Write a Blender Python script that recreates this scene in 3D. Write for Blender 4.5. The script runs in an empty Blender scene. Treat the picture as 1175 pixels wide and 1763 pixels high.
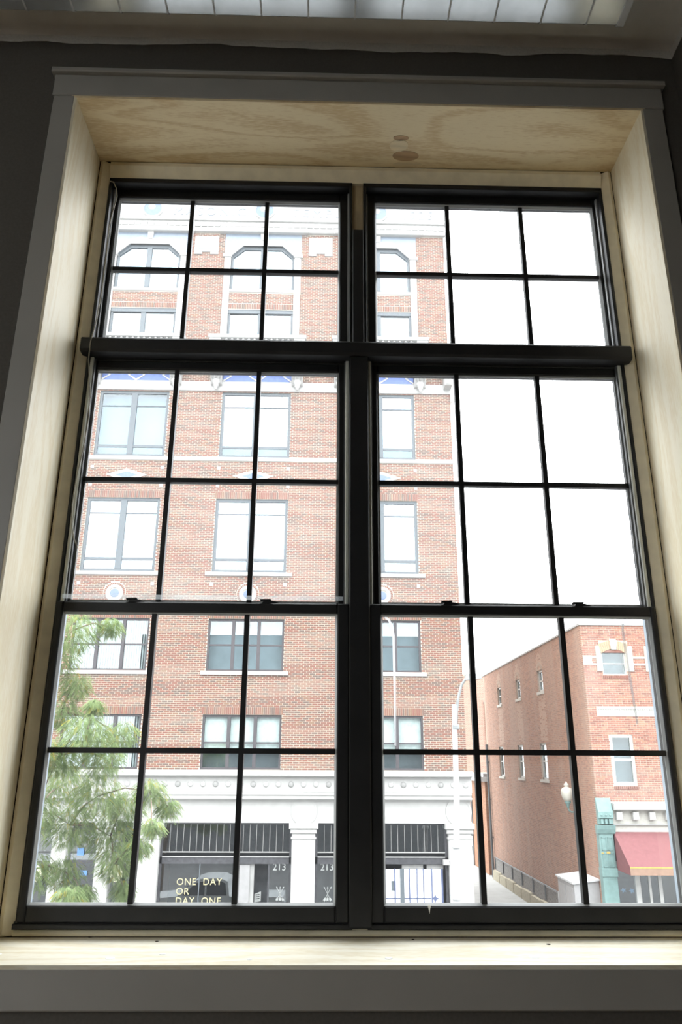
import bpy, math, random
import numpy as np
from mathutils import Matrix, Vector

random.seed(7); RNG = np.random.default_rng(11)
scene = bpy.context.scene
COL = scene.collection

# ------------------------------------------------------------------ camera
cam = bpy.data.cameras.new('camera'); camo = bpy.data.objects.new('camera', cam); COL.objects.link(camo)
cam.sensor_fit = 'VERTICAL'; cam.sensor_height = 36.0; cam.sensor_width = 24.0
cam.lens = 1288.65 / 1763.0 * 36.0
cam.clip_start = 0.05; cam.clip_end = 500
R_ = Vector((0.99972201, -0.02303594, 0.00502389)); U_ = Vector((-0.01206029, -0.31653873, 0.94850292)); F_ = Vector((0.0202594, 0.94829984, 0.31672856))
m = Matrix.Identity(4)
for i in range(3):
    m[i][0] = R_[i]; m[i][1] = U_[i]; m[i][2] = -F_[i]
m[0][3], m[1][3], m[2][3] = -0.1124, -2.4271, 0.0
camo.matrix_world = m
scene.camera = camo

# ------------------------------------------------------------------ sky and exposure
world = bpy.data.worlds.new('overcast_sky'); scene.world = world; world.use_nodes = True
wn = world.node_tree.nodes; bgn = wn['Background']
bgn.inputs[0].default_value = (0.95, 0.98, 1.0, 1)
def overcast(zenith):                      # standard overcast sky: zenith three times as bright as the horizon
    nt = world.node_tree; tcn = nt.nodes.new('ShaderNodeTexCoord'); sx = nt.nodes.new('ShaderNodeSeparateXYZ'); nt.links.new(tcn.outputs['Generated'], sx.inputs[0])
    mxn = nt.nodes.new('ShaderNodeMath'); mxn.operation = 'MAXIMUM'; mxn.inputs[1].default_value = 0.0; nt.links.new(sx.outputs[2], mxn.inputs[0])
    mad = nt.nodes.new('ShaderNodeMath'); mad.operation = 'MULTIPLY_ADD'; mad.inputs[1].default_value = zenith * 2 / 3; mad.inputs[2].default_value = zenith / 3
    nt.links.new(mxn.outputs[0], mad.inputs[0]); nt.links.new(mad.outputs[0], bgn.inputs[1])
overcast(12.0)
scene.view_settings.view_transform = 'Standard'; scene.view_settings.look = 'None'
scene.view_settings.gamma = 1.0; scene.view_settings.exposure = 0.0; scene.view_settings.use_curve_mapping = False
scene.cycles.max_bounces = 10; scene.cycles.diffuse_bounces = 5; scene.cycles.transparent_max_bounces = 16
scene.cycles.caustics_reflective = False; scene.cycles.caustics_refractive = False

# ------------------------------------------------------------------ materials
MATS = {}
def _new(name):
    mt = bpy.data.materials.new(name); mt.use_nodes = True
    nt = mt.node_tree; nt.nodes.clear(); MATS[name] = mt
    out = nt.nodes.new('ShaderNodeOutputMaterial')
    return mt, nt, out
def N(nt, t, **kw):
    n = nt.nodes.new(t)
    for k, v in kw.items(): setattr(n, k, v)
    return n
def coords(nt, scale=(1, 1, 1)):
    tc = N(nt, 'ShaderNodeNewGeometry'); mp = N(nt, 'ShaderNodeMapping'); mp.inputs['Scale'].default_value = scale
    nt.links.new(tc.outputs['Position'], mp.inputs['Vector']); return mp.outputs[0]
def P(name, col, rough=0.6, spec=0.5, metal=0.0, var=0.12, scale=8.0, stretch=(1, 1, 1), bump=0.0, col2=None):
    """principled with noise-varied colour"""
    mt, nt, out = _new(name)
    b = N(nt, 'ShaderNodeBsdfPrincipled'); b.inputs['Roughness'].default_value = rough
    b.inputs['Specular IOR Level'].default_value = spec; b.inputs['Metallic'].default_value = metal
    nz = N(nt, 'ShaderNodeTexNoise'); nz.inputs['Scale'].default_value = scale; nz.inputs['Detail'].default_value = 5
    nt.links.new(coords(nt, stretch), nz.inputs['Vector'])
    rp = N(nt, 'ShaderNodeValToRGB')
    a = [max(0, c * (1 - var)) for c in col]; c2 = col2 or [min(1, c * (1 + var)) for c in col]
    rp.color_ramp.elements[0].position = 0.3; rp.color_ramp.elements[1].position = 0.7
    rp.color_ramp.elements[0].color = (*a, 1); rp.color_ramp.elements[1].color = (*c2, 1)
    nt.links.new(nz.outputs['Fac'], rp.inputs[0]); nt.links.new(rp.outputs[0], b.inputs['Base Color'])
    if bump:
        bp = N(nt, 'ShaderNodeBump'); bp.inputs['Strength'].default_value = bump; bp.inputs['Distance'].default_value = 0.01
        nt.links.new(nz.outputs['Fac'], bp.inputs['Height']); nt.links.new(bp.outputs[0], b.inputs['Normal'])
    nt.links.new(b.outputs[0], out.inputs[0]); return mt
def brick_mat(name, stops, stain=None):
    mt, nt, out = _new(name)
    b = N(nt, 'ShaderNodeBsdfPrincipled'); b.inputs['Roughness'].default_value = 0.85; b.inputs['Specular IOR Level'].default_value = 0.2
    at = N(nt, 'ShaderNodeAttribute'); at.attribute_name = 'tint'
    rp = N(nt, 'ShaderNodeValToRGB'); el = rp.color_ramp.elements
    el[0].position, el[0].color = stops[0][0], (*stops[0][1], 1); el[1].position, el[1].color = stops[-1][0], (*stops[-1][1], 1)
    for p_, c_ in stops[1:-1]:
        e = el.new(p_); e.color = (*c_, 1)
    nt.links.new(at.outputs['Fac'], rp.inputs[0])
    nz = N(nt, 'ShaderNodeTexNoise'); nz.inputs['Scale'].default_value = 45; nz.inputs['Detail'].default_value = 4
    nt.links.new(coords(nt), nz.inputs['Vector'])
    mr = N(nt, 'ShaderNodeMapRange'); mr.inputs[3].default_value = 0.82; mr.inputs[4].default_value = 1.15
    nt.links.new(nz.outputs['Fac'], mr.inputs[0])
    mx = N(nt, 'ShaderNodeMixRGB', blend_type='MULTIPLY'); mx.inputs[0].default_value = 1
    nt.links.new(rp.outputs[0], mx.inputs[1]); nt.links.new(mr.outputs[0], mx.inputs[2])
    last = mx.outputs[0]
    if stain:      # weathering: pale vertical wash-down streaks and blotches in the masonry
        n2 = N(nt, 'ShaderNodeTexNoise'); n2.inputs['Scale'].default_value = 1.0; n2.inputs['Detail'].default_value = 3
        nt.links.new(coords(nt, (0.9, 0.9, 0.18)), n2.inputs['Vector'])
        r2 = N(nt, 'ShaderNodeMapRange'); r2.inputs[1].default_value = 0.45; r2.inputs[2].default_value = 0.7; r2.inputs[4].default_value = stain[1]
        nt.links.new(n2.outputs['Fac'], r2.inputs[0])
        m2 = N(nt, 'ShaderNodeMixRGB'); m2.inputs[2].default_value = (*stain[0], 1)
        nt.links.new(r2.outputs[0], m2.inputs[0]); nt.links.new(last, m2.inputs[1]); last = m2.outputs[0]
    nt.links.new(last, b.inputs['Base Color']); nt.links.new(b.outputs[0], out.inputs[0]); return mt
def glass(name, refl=0.1, tint=(0.9, 0.95, 0.95), haze=0.0, hazecol=(0.9, 0.92, 0.95), rough=0.0, haze_scale=6.0):
    """clear sheet: mostly straight-through, part mirror, part milky haze"""
    mt, nt, out = _new(name)
    tr = N(nt, 'ShaderNodeBsdfTransparent'); tr.inputs[0].default_value = (*tint, 1)
    gl = N(nt, 'ShaderNodeBsdfGlossy'); gl.inputs['Roughness'].default_value = rough; gl.inputs[0].default_value = (0.95, 0.98, 1, 1)
    lw = N(nt, 'ShaderNodeLayerWeight')      # Schlick reflectance from the facing angle, same on both faces of the sheet
    pw = N(nt, 'ShaderNodeMath', operation='POWER'); pw.inputs[1].default_value = 5.0; nt.links.new(lw.outputs['Facing'], pw.inputs[0])
    ad = N(nt, 'ShaderNodeMath', operation='MULTIPLY_ADD'); ad.inputs[1].default_value = 0.9 - refl; ad.inputs[2].default_value = 0.02 + refl; ad.use_clamp = True
    nt.links.new(pw.outputs[0], ad.inputs[0])
    mx = N(nt, 'ShaderNodeMixShader'); nt.links.new(ad.outputs[0], mx.inputs[0]); nt.links.new(tr.outputs[0], mx.inputs[1]); nt.links.new(gl.outputs[0], mx.inputs[2])
    last = mx.outputs[0]
    if haze:
        tl = N(nt, 'ShaderNodeBsdfTranslucent'); tl.inputs[0].default_value = (*hazecol, 1)
        nz = N(nt, 'ShaderNodeTexNoise'); nz.inputs['Scale'].default_value = haze_scale; nz.inputs['Detail'].default_value = 6
        nt.links.new(coords(nt), nz.inputs['Vector'])
        mr = N(nt, 'ShaderNodeMapRange'); mr.inputs[1].default_value = 0.3; mr.inputs[2].default_value = 0.75; mr.inputs[3].default_value = haze * 0.8; mr.inputs[4].default_value = haze * 1.25
        nt.links.new(nz.outputs['Fac'], mr.inputs[0])
        m2 = N(nt, 'ShaderNodeMixShader'); nt.links.new(mr.outputs[0], m2.inputs[0]); nt.links.new(last, m2.inputs[1]); nt.links.new(tl.outputs[0], m2.inputs[2]); last = m2.outputs[0]
    nt.links.new(last, out.inputs[0]); return mt
def plywood(name, axis, base=(0.72, 0.585, 0.36), dark=(0.55, 0.40, 0.21)):
    mt, nt, out = _new(name)
    b = N(nt, 'ShaderNodeBsdfPrincipled'); b.inputs['Roughness'].default_value = 0.55; b.inputs['Specular IOR Level'].default_value = 0.3
    sc = {'x': (0.55, 3.2, 3.2), 'z': (4.0, 4.0, 0.45)}[axis]
    co = coords(nt, sc)
    n1 = N(nt, 'ShaderNodeTexNoise'); n1.inputs['Scale'].default_value = 1.6; n1.inputs['Detail'].default_value = 2; n1.inputs['Distortion'].default_value = 0.6
    nt.links.new(co, n1.inputs['Vector'])
    ml = N(nt, 'ShaderNodeMath', operation='MULTIPLY'); ml.inputs[1].default_value = 46.0; nt.links.new(n1.outputs['Fac'], ml.inputs[0])
    sn = N(nt, 'ShaderNodeMath', operation='SINE'); nt.links.new(ml.outputs[0], sn.inputs[0])
    n2 = N(nt, 'ShaderNodeTexNoise'); n2.inputs['Scale'].default_value = 60; nt.links.new(co, n2.inputs['Vector'])
    s2 = N(nt, 'ShaderNodeMath', operation='MULTIPLY_ADD'); s2.inputs[1].default_value = 0.18; nt.links.new(sn.outputs[0], s2.inputs[0]); nt.links.new(n2.outputs['Fac'], s2.inputs[2])
    rp = N(nt, 'ShaderNodeValToRGB'); rp.color_ramp.elements[0].position = 0.25; rp.color_ramp.elements[0].color = (*dark, 1)
    rp.color_ramp.elements[1].position = 0.62; rp.color_ramp.elements[1].color = (*base, 1)
    nt.links.new(s2.outputs[0], rp.inputs[0]); nt.links.new(rp.outputs[0], b.inputs['Base Color'])
    nt.links.new(b.outputs[0], out.inputs[0]); return mt

# interior
P('wall_paint_', (0.10, 0.092, 0.082), 0.8, 0.2, scale=3)
P('ceiling_paint', (0.80, 0.79, 0.76), 0.85, 0.2, scale=3, bump=0.2)
P('trim_paint', (0.34, 0.325, 0.295), 0.45, 0.4, var=0.06, scale=3)
P('floor_wood', (0.28, 0.2, 0.13), 0.5, stretch=(1, 6, 1), var=0.3)
plywood('ply_x', 'x', base=(0.84, 0.70, 0.45), dark=(0.69, 0.52, 0.29)); plywood('ply_z_lit', 'z', base=(0.86, 0.79, 0.62), dark=(0.79, 0.69, 0.49)); plywood('ply_sill_lit', 'x', base=(0.79, 0.75, 0.63), dark=(0.69, 0.62, 0.46))  # jamb and sill boards coloured paler for their daylight overexposure
P('stop_wood', (0.80, 0.72, 0.54), 0.5, var=0.1, stretch=(2, 2, 2))
P('mull_wood', (0.42, 0.33, 0.20), 0.6, var=0.15, stretch=(6, 6, 1))
P('gap_dark', (0.03, 0.022, 0.016), 0.9, 0.1)
P('black_frame', (0.013, 0.013, 0.014), 0.45, 0.3, var=0.2, scale=12)
P('black_edge', (0.10, 0.105, 0.11), 0.35, 0.5, var=0.1)
P('liner_gray', (0.60, 0.61, 0.55), 0.4, 0.5, var=0.1, stretch=(20, 20, 1))
P('lit_edge_blue', (0.30, 0.36, 0.42), 0.5)
P('bead_gray', (0.34, 0.35, 0.35), 0.35, 0.5, var=0.1)
P('filler_white', (0.85, 0.85, 0.82), 0.7)
P('patch_light', (0.80, 0.66, 0.42), 0.55, stretch=(1, 8, 1)); P('patch_dark', (0.45, 0.29, 0.15), 0.6, stretch=(1, 8, 1), var=0.25)

P('cable_gray', (0.35, 0.33, 0.28), 0.5)
P('lens_plastic', (0.80, 0.84, 0.86), 0.22, 0.9, metal=0.7, var=0.05, scale=20)
P('fixture_metal', (0.6, 0.6, 0.6), 0.4)
glass('pane_glass', refl=0.0, tint=(0.985, 0.99, 0.99), haze=0.010); glass('pane_glare', refl=0.0, tint=(0.985, 0.99, 0.99), haze=0.030)  # translucent haze stands in for lens glare, heavier in the upper panes
glass('cord_white', refl=0.0, tint=(0.9, 0.9, 0.9), haze=0.30, haze_scale=3); glass('cord_gray', refl=0.0, tint=(0.72, 0.72, 0.72), haze=0.08, haze_scale=3)
glass('strap_plastic', refl=0.02, tint=(0.9, 0.92, 0.91), haze=0.12, haze_scale=30)
# exterior
brick_mat('brick', [(0.0, (0.11, 0.083, 0.07)), (0.2, (0.14, 0.095, 0.078)), (0.45, (0.165, 0.082, 0.063)), (0.75, (0.185, 0.083, 0.063)), (1.0, (0.18, 0.112, 0.075))])
brick_mat('brick_red', [(0.0, (0.18, 0.085, 0.065)), (0.4, (0.235, 0.105, 0.078)), (0.8, (0.265, 0.13, 0.092)), (1.0, (0.26, 0.16, 0.105))], ((0.33, 0.25, 0.22), 0.4))
brick_mat('brick_side', [(0.0, (0.23, 0.135, 0.10)), (0.35, (0.285, 0.165, 0.12)), (0.7, (0.32, 0.18, 0.125)), (0.8, (0.33, 0.20, 0.14)), (0.85, (0.36, 0.24, 0.18)), (1.0, (0.38, 0.26, 0.20))], ((0.33, 0.25, 0.20), 0.45))
brick_mat('brick_orange', [(0.0, (0.26, 0.12, 0.07)), (1.0, (0.31, 0.16, 0.09))])
brick_mat('brick_pink', [(0.0, (0.28, 0.165, 0.13)), (1.0, (0.32, 0.20, 0.155))])
P('mortar', (0.47, 0.425, 0.355), 0.9, 0.1, scale=20); P('mortar_dull', (0.32, 0.25, 0.20), 0.9, 0.1, scale=20)
P('terracotta', (0.37, 0.366, 0.355), 0.45, 0.4, var=0.05, scale=4)
P('terracotta_gray', (0.27, 0.268, 0.26), 0.6, 0.3, var=0.1, scale=4)
P('outer_masonry', (0.13, 0.135, 0.14), 0.9, 0.2, var=0.2)
P('limestone', (0.38, 0.37, 0.335), 0.7, 0.3, var=0.08)
P('buff_brick', (0.32, 0.24, 0.16), 0.8, 0.2, var=0.12, scale=30)
P('glaze_blue', (0.075, 0.125, 0.33), 0.3, 0.4, var=0.15); P('glaze_mid', (0.11, 0.15, 0.235), 0.35, 0.4, var=0.08); P('glaze_pale', (0.175, 0.215, 0.265), 0.35, 0.4, var=0.06); P('letter_blue', (0.19, 0.215, 0.25), 0.5)
P('frame_gray', (0.085, 0.10, 0.112), 0.5, 0.4, var=0.06); P('frame_bronze', (0.055, 0.05, 0.055), 0.5, 0.4, var=0.1); P('frame_white', (0.40, 0.40, 0.385), 0.5)
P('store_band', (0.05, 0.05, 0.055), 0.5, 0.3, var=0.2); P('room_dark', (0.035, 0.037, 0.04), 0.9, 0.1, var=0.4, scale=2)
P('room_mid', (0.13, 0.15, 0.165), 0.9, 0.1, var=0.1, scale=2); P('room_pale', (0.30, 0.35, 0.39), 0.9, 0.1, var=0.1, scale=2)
P('blind_white', (0.82, 0.84, 0.82), 0.7); P('film_white', (0.92, 0.93, 0.95), 0.5); P('film_blue', (0.07, 0.09, 0.17), 0.5)
P('letter_cream', (0.40, 0.36, 0.21), 0.5); P('letter_white', (0.30, 0.31, 0.30), 0.5)
glass('glass_sky', refl=0.16, tint=(0.85, 0.92, 0.95)); glass('glass_high', refl=0.085, tint=(0.85, 0.92, 0.95)); glass('glass_dim', refl=0.04, tint=(0.80, 0.88, 0.92)); glass('glass_teal', refl=0.10, tint=(0.90, 0.94, 0.94)); glass('glass_store', refl=0.075, tint=(0.9, 0.92, 0.92)); glass('glass_side', refl=0.06)
P('teal_paint', (0.135, 0.215, 0.205), 0.5, 0.3, var=0.15, scale=5); P('gold_paint', (0.4, 0.27, 0.07), 0.4)
P('awning_red', (0.15, 0.062, 0.064), 0.8, 0.2, var=0.08); P('awning_band', (0.23, 0.15, 0.11), 0.8, 0.2, var=0.12); P('awning_gold', (0.33, 0.24, 0.06), 0.7)
P('asphalt', (0.15, 0.15, 0.15), 0.9, 0.2, var=0.15, scale=2); P('concrete', (0.28, 0.28, 0.27), 0.9, 0.2, var=0.08, scale=1.5)
P('stone_cream', (0.30, 0.27, 0.20), 0.9, 0.2, var=0.15); P('rail_dark', (0.08, 0.085, 0.09), 0.6); P('gravel_dark', (0.16, 0.15, 0.14), 0.9, var=0.4, scale=12)
P('pole_white', (0.40, 0.405, 0.405), 0.45, 0.4, var=0.04); P('lamp_head', (0.20, 0.215, 0.215), 0.4)
P('globe', (0.42, 0.41, 0.36), 0.3, 0.5, var=0.04); P('globe_glow_tint', (0.9, 0.85, 0.65), 0.3)  # entrance globes: brighter cream colour stands in for a glow, nothing emits
P('cabinet_gray', (0.26, 0.255, 0.255), 0.5, var=0.06); P('bark', (0.17, 0.13, 0.10), 0.9, var=0.3, scale=20)
P('car_white', (0.82, 0.84, 0.85), 0.25, 0.6, var=0.02); P('car_glass', (0.03, 0.035, 0.04), 0.08, 0.6); P('tyre', (0.02, 0.02, 0.02), 0.8); P('car_blue', (0.08, 0.14, 0.35), 0.25, 0.6); P('chrome', (0.6, 0.6, 0.6), 0.2, metal=1)
P('sign_blue', (0.08, 0.18, 0.40), 0.5); P('decal_blue', (0.06, 0.16, 0.28), 0.5); P('slat_white', (0.40, 0.42, 0.42), 0.7); P('roof_white', (0.42, 0.425, 0.43), 0.5)
def leaf_mat():
    mt, nt, out = _new('leaf')
    at = N(nt, 'ShaderNodeAttribute'); at.attribute_name = 'tint'
    rp = N(nt, 'ShaderNodeValToRGB'); el = rp.color_ramp.elements
    el[0].color = (0.13, 0.19, 0.08, 1); el[1].color = (0.36, 0.31, 0.06, 1); el[1].position = 1.0
    e = el.new(0.55); e.color = (0.235, 0.31, 0.145, 1); e = el.new(0.93); e.color = (0.33, 0.385, 0.19, 1)
    nt.links.new(at.outputs['Fac'], rp.inputs[0])
    d = N(nt, 'ShaderNodeBsdfDiffuse'); t = N(nt, 'ShaderNodeBsdfTranslucent'); mx = N(nt, 'ShaderNodeMixShader'); mx.inputs[0].default_value = 0.45
    nt.links.new(rp.outputs[0], d.inputs[0]); nt.links.new(rp.outputs[0], t.inputs[0]); nt.links.new(d.outputs[0], mx.inputs[1]); nt.links.new(t.outputs[0], mx.inputs[2])
    nt.links.new(mx.outputs[0], out.inputs[0])
leaf_mat()

# ------------------------------------------------------------------ mesh helpers
class MB:
    def __init__(s): s.v = []; s.f = []
    def add(s, vs, fs):
        o = len(s.v); s.v += [tuple(map(float, a)) for a in vs]; s.f += [tuple(o + i for i in q) for q in fs]; return s
    def box(s, x0, x1, y0, y1, z0, z1, bevel=0.0):
        x0, x1 = min(x0, x1), max(x0, x1); y0, y1 = min(y0, y1), max(y0, y1); z0, z1 = min(z0, z1), max(z0, z1)
        if bevel <= 0:
            return s.add([(x0, y0, z0), (x1, y0, z0), (x1, y1, z0), (x0, y1, z0), (x0, y0, z1), (x1, y0, z1), (x1, y1, z1), (x0, y1, z1)],
                         [(0, 3, 2, 1), (4, 5, 6, 7), (0, 1, 5, 4), (1, 2, 6, 5), (2, 3, 7, 6), (3, 0, 4, 7)])
        b = min(bevel, (x1 - x0) / 2.01, (y1 - y0) / 2.01, (z1 - z0) / 2.01)   # chamfer the front (y0) edges
        v = [(x0 + b, y0, z0 + b), (x1 - b, y0, z0 + b), (x1 - b, y0, z1 - b), (x0 + b, y0, z1 - b),
             (x0, y0 + b, z0), (x1, y0 + b, z0), (x1, y0 + b, z1), (x0, y0 + b, z1),
             (x0, y1, z0), (x1, y1, z0), (x1, y1, z1), (x0, y1, z1)]
        return s.add(v, [(0, 1, 2, 3), (4, 5, 1, 0), (5, 6, 2, 1), (6, 7, 3, 2), (7, 4, 0, 3), (4, 8, 9, 5), (5, 9, 10, 6), (6, 10, 11, 7), (7, 11, 8, 4), (8, 11, 10, 9)])
    def prism_y(s, poly, y0, y1):      # polygon in (x, z), extruded along y
        n = len(poly)
        vs = [(a, y0, b) for a, b in poly] + [(a, y1, b) for a, b in poly]
        return s.add(vs, [tuple(range(n)), tuple(range(2 * n - 1, n - 1, -1))] + [(i, i + n, (i + 1) % n + n, (i + 1) % n) for i in range(n)])
    def prism_x(s, poly, x0, x1):      # polygon in (y, z), extruded along x
        n = len(poly)
        vs = [(x0, a, b) for a, b in poly] + [(x1, a, b) for a, b in poly]
        return s.add(vs, [tuple(range(n)), tuple(range(2 * n - 1, n - 1, -1))] + [(i, i + n, (i + 1) % n + n, (i + 1) % n) for i in range(n)])
    def prism_z(s, poly, z0, z1):      # polygon in (x, y), extruded along z
        n = len(poly)
        vs = [(a, b, z0) for a, b in poly] + [(a, b, z1) for a, b in poly]
        return s.add(vs, [tuple(range(n)), tuple(range(2 * n - 1, n - 1, -1))] + [(i, i + n, (i + 1) % n + n, (i + 1) % n) for i in range(n)])
    def ring_y(s, cx, cz, r0, r1, y0, y1, n=32):    # annulus facing y
        vs = []
        for r, y in ((r0, y0), (r1, y0), (r1, y1), (r0, y1)):
            vs += [(cx + r * math.cos(2 * math.pi * i / n), y, cz + r * math.sin(2 * math.pi * i / n)) for i in range(n)]
        fs = []
        for k in range(4):
            for i in range(n):
                fs.append((k * n + i, k * n + (i + 1) % n, ((k + 1) % 4) * n + (i + 1) % n, ((k + 1) % 4) * n + i))
        return s.add(vs, fs)
    def disc_y(s, cx, cz, r, y0, y1, n=28, rz=None, dome=0.0):
        poly = [(cx + r * math.cos(2 * math.pi * i / n), cz + (rz or r) * math.sin(2 * math.pi * i / n)) for i in range(n)]
        if not dome: return s.prism_y(poly, y0, y1)
        vs = [(a, y1, b) for a, b in poly] + [(cx + (a - cx) * .6, y0 + dome * .35, cz + (b - cz) * .6) for a, b in poly] + [(cx, y0, cz)]
        return s.add(vs, [(i, (i + 1) % n, n + (i + 1) % n, n + i) for i in range(n)] + [(n + i, n + (i + 1) % n, 2 * n) for i in range(n)])
    def tube(s, pts, rad, n=8):
        pts = [Vector(p) for p in pts]; rads = rad if isinstance(rad, (list, tuple)) else [rad] * len(pts)
        vs = []; prev = None
        for i, p in enumerate(pts):
            d = (pts[min(i + 1, len(pts) - 1)] - pts[max(i - 1, 0)]).normalized()
            if prev is None: a = d.orthogonal().normalized()
            else: a = (prev - d * prev.dot(d)).normalized()
            prev = a; b = d.cross(a)
            vs += [tuple(p + (a * math.cos(2 * math.pi * k / n) + b * math.sin(2 * math.pi * k / n)) * rads[i]) for k in range(n)]
        fs = [(i * n + k, i * n + (k + 1) % n, (i + 1) * n + (k + 1) % n, (i + 1) * n + k) for i in range(len(pts) - 1) for k in range(n)]
        fs += [tuple(range(n - 1, -1, -1)), tuple((len(pts) - 1) * n + k for k in range(n))]
        return s.add(vs, fs)
    def lathe(s, cx, cy, prof, n=20):   # prof: [(r, z)]
        vs = [(cx + r * math.cos(2 * math.pi * k / n), cy + r * math.sin(2 * math.pi * k / n), z) for r, z in prof for k in range(n)]
        fs = [(i * n + k, i * n + (k + 1) % n, (i + 1) * n + (k + 1) % n, (i + 1) * n + k) for i in range(len(prof) - 1) for k in range(n)]
        fs += [tuple(range(n - 1, -1, -1)), tuple((len(prof) - 1) * n + k for k in range(n))]
        return s.add(vs, fs)
    def build(s, name, mat, parent=None, smooth=False, kind=None):
        me = bpy.data.meshes.new(name); me.from_pydata(s.v, [], s.f); me.update()
        me.materials.append(MATS[mat])
        if smooth:
            for p in me.polygons: p.use_smooth = True
        o = bpy.data.objects.new(name, me); COL.objects.link(o); adopt(o, parent)
        if kind: o['kind'] = kind
        return o
def adopt(o, parent):
    if parent is None: return
    o.parent = parent
    if parent.type == 'EMPTY': o.matrix_parent_inverse = Matrix.Translation(-Vector(parent.location))
def B(*a, **k): return MB().box(*a, **k)
def tag(o, label, cat=None, group=None, kind=None):
    o['label'] = label
    if cat: o['category'] = cat
    if group: o['group'] = group
    if kind: o['kind'] = kind
    return o
def thing(name, loc, label, cat=None, group=None, kind=None):
    o = bpy.data.objects.new(name, None); COL.objects.link(o); o.location = loc; o.empty_display_size = 0.2
    return tag(o, label, cat, group, kind)
def struct(o, label): return tag(o, label, kind='structure')
def holes_wall(x0, x1, z0, z1, holes, y0, y1):
    """a slab with rectangular openings"""
    zs = sorted({z0, z1, *[min(max(h[2], z0), z1) for h in holes], *[min(max(h[3], z0), z1) for h in holes]})
    mb = MB()
    for a, b in zip(zs, zs[1:]):
        zc = (a + b) / 2; iv = [(x0, x1)]
        for h in holes:
            if h[2] < zc < h[3]: iv = cut(iv, h[0], h[1])
        for p, q in iv: mb.box(p, q, y0, y1, a, b)
    return mb
def cut(iv, a, b):
    out = []
    for p, q in iv:
        if b <= p or a >= q: out.append((p, q)); continue
        if a > p: out.append((p, a))
        if b < q: out.append((b, q))
    return out
def text(body, size, loc, mat, parent, name='lettering', extrude=0.004, rot=(math.pi / 2, 0, 0), align='LEFT', space=1.0):
    cu = bpy.data.curves.new(name, 'FONT'); cu.body = body; cu.size = size; cu.extrude = extrude; cu.align_x = align; cu.space_character = space
    cu.materials.append(MATS[mat]); o = bpy.data.objects.new(name, cu); COL.objects.link(o)
    dg = bpy.context.evaluated_depsgraph_get(); dg.update()
    me = bpy.data.meshes.new_from_object(o.evaluated_get(dg)); me.name = name; bpy.data.objects.remove(o)
    me.transform(Matrix.Translation(loc) @ Matrix.Rotation(math.pi / 2, 4, 'X')); o = bpy.data.objects.new(name, me); COL.objects.link(o)
    adopt(o, parent); return o

# bricks -------------------------------------------------------------
def brick_rects(u0, u1, z0, z1, holes, L=0.213, Hc=0.0717, joint=0.013, header_every=0, z_base=0.0):
    """running-bond rectangles (u0,u1,z0,z1) for a wall area minus openings"""
    out = []
    k = math.ceil((z0 - z_base) / Hc - 1e-6); row = k
    while z_base + (row + 1) * Hc <= z1 + 1e-6:
        a = z_base + row * Hc + joint / 2; b = z_base + (row + 1) * Hc - joint / 2; zc = (a + b) / 2
        iv = [(u0, u1)]
        for h in holes:
            if h[2] < zc + Hc * .12 and h[3] > zc - Hc * .12: iv = cut(iv, h[0], h[1])
        l = L / 2 if header_every and row % header_every == 0 else L
        off = (row % 2) * l / 2
        for p, q in iv:
            n = math.floor((p - off) / l)
            while n * l + off < q:
                s, e = max(p, n * l + off + joint / 2), min(q, (n + 1) * l + off - joint / 2)
                if e - s > 0.025: out.append((s, e, a, b))
                n += 1
        row += 1
    return out
def soldier_rects(u0, u1, z0, z1, pitch=0.0717, joint=0.013):
    n = max(1, round((u1 - u0) / pitch)); p = (u1 - u0) / n
    return [(u0 + i * p + joint / 2, u0 + (i + 1) * p - joint / 2, z0 + joint / 2, z1 - joint / 2) for i in range(n)]
def brick_field(rects, face, plane, proud, name, mat, parent, tints=None):
    """joined brick mesh. face 'y': wall in (x,z) facing -y at y=plane; 'x': wall in (y,z) facing -x at x=plane"""
    r = np.array(rects); n = len(r); dp = proud * RNG.uniform(0.55, 1.2, n)
    V = np.zeros((n, 8, 3)); A, Bc = (0, 1) if face == 'y' else (1, 0)
    for i, (ui, zi) in enumerate(((0, 2), (1, 2), (1, 3), (0, 3))):
        for j in (0, 1):
            V[:, i + 4 * j, A] = r[:, ui]; V[:, i + 4 * j, 2] = r[:, zi]; V[:, i + 4 * j, Bc] = plane - (dp if j == 0 else -0.004)
    q = np.array([(0, 1, 2, 3), (0, 4, 5, 1), (1, 5, 6, 2), (2, 6, 7, 3), (3, 7, 4, 0)])
    if face == 'x': q = q[:, ::-1]
    Fc = (q[None] + (np.arange(n) * 8)[:, None, None]).reshape(-1, 4)
    me = bpy.data.meshes.new(name); me.from_pydata(V.reshape(-1, 3).tolist(), [], Fc.tolist()); me.update()
    at = me.attributes.new('tint', 'FLOAT', 'POINT'); at.data.foreach_set('value', np.repeat(RNG.uniform(0, 1, n) if tints is None else tints, 8).astype(np.float32))
    me.materials.append(MATS[mat]); o = bpy.data.objects.new(name, me); COL.objects.link(o); adopt(o, parent); o['kind'] = 'stuff'; return o
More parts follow.
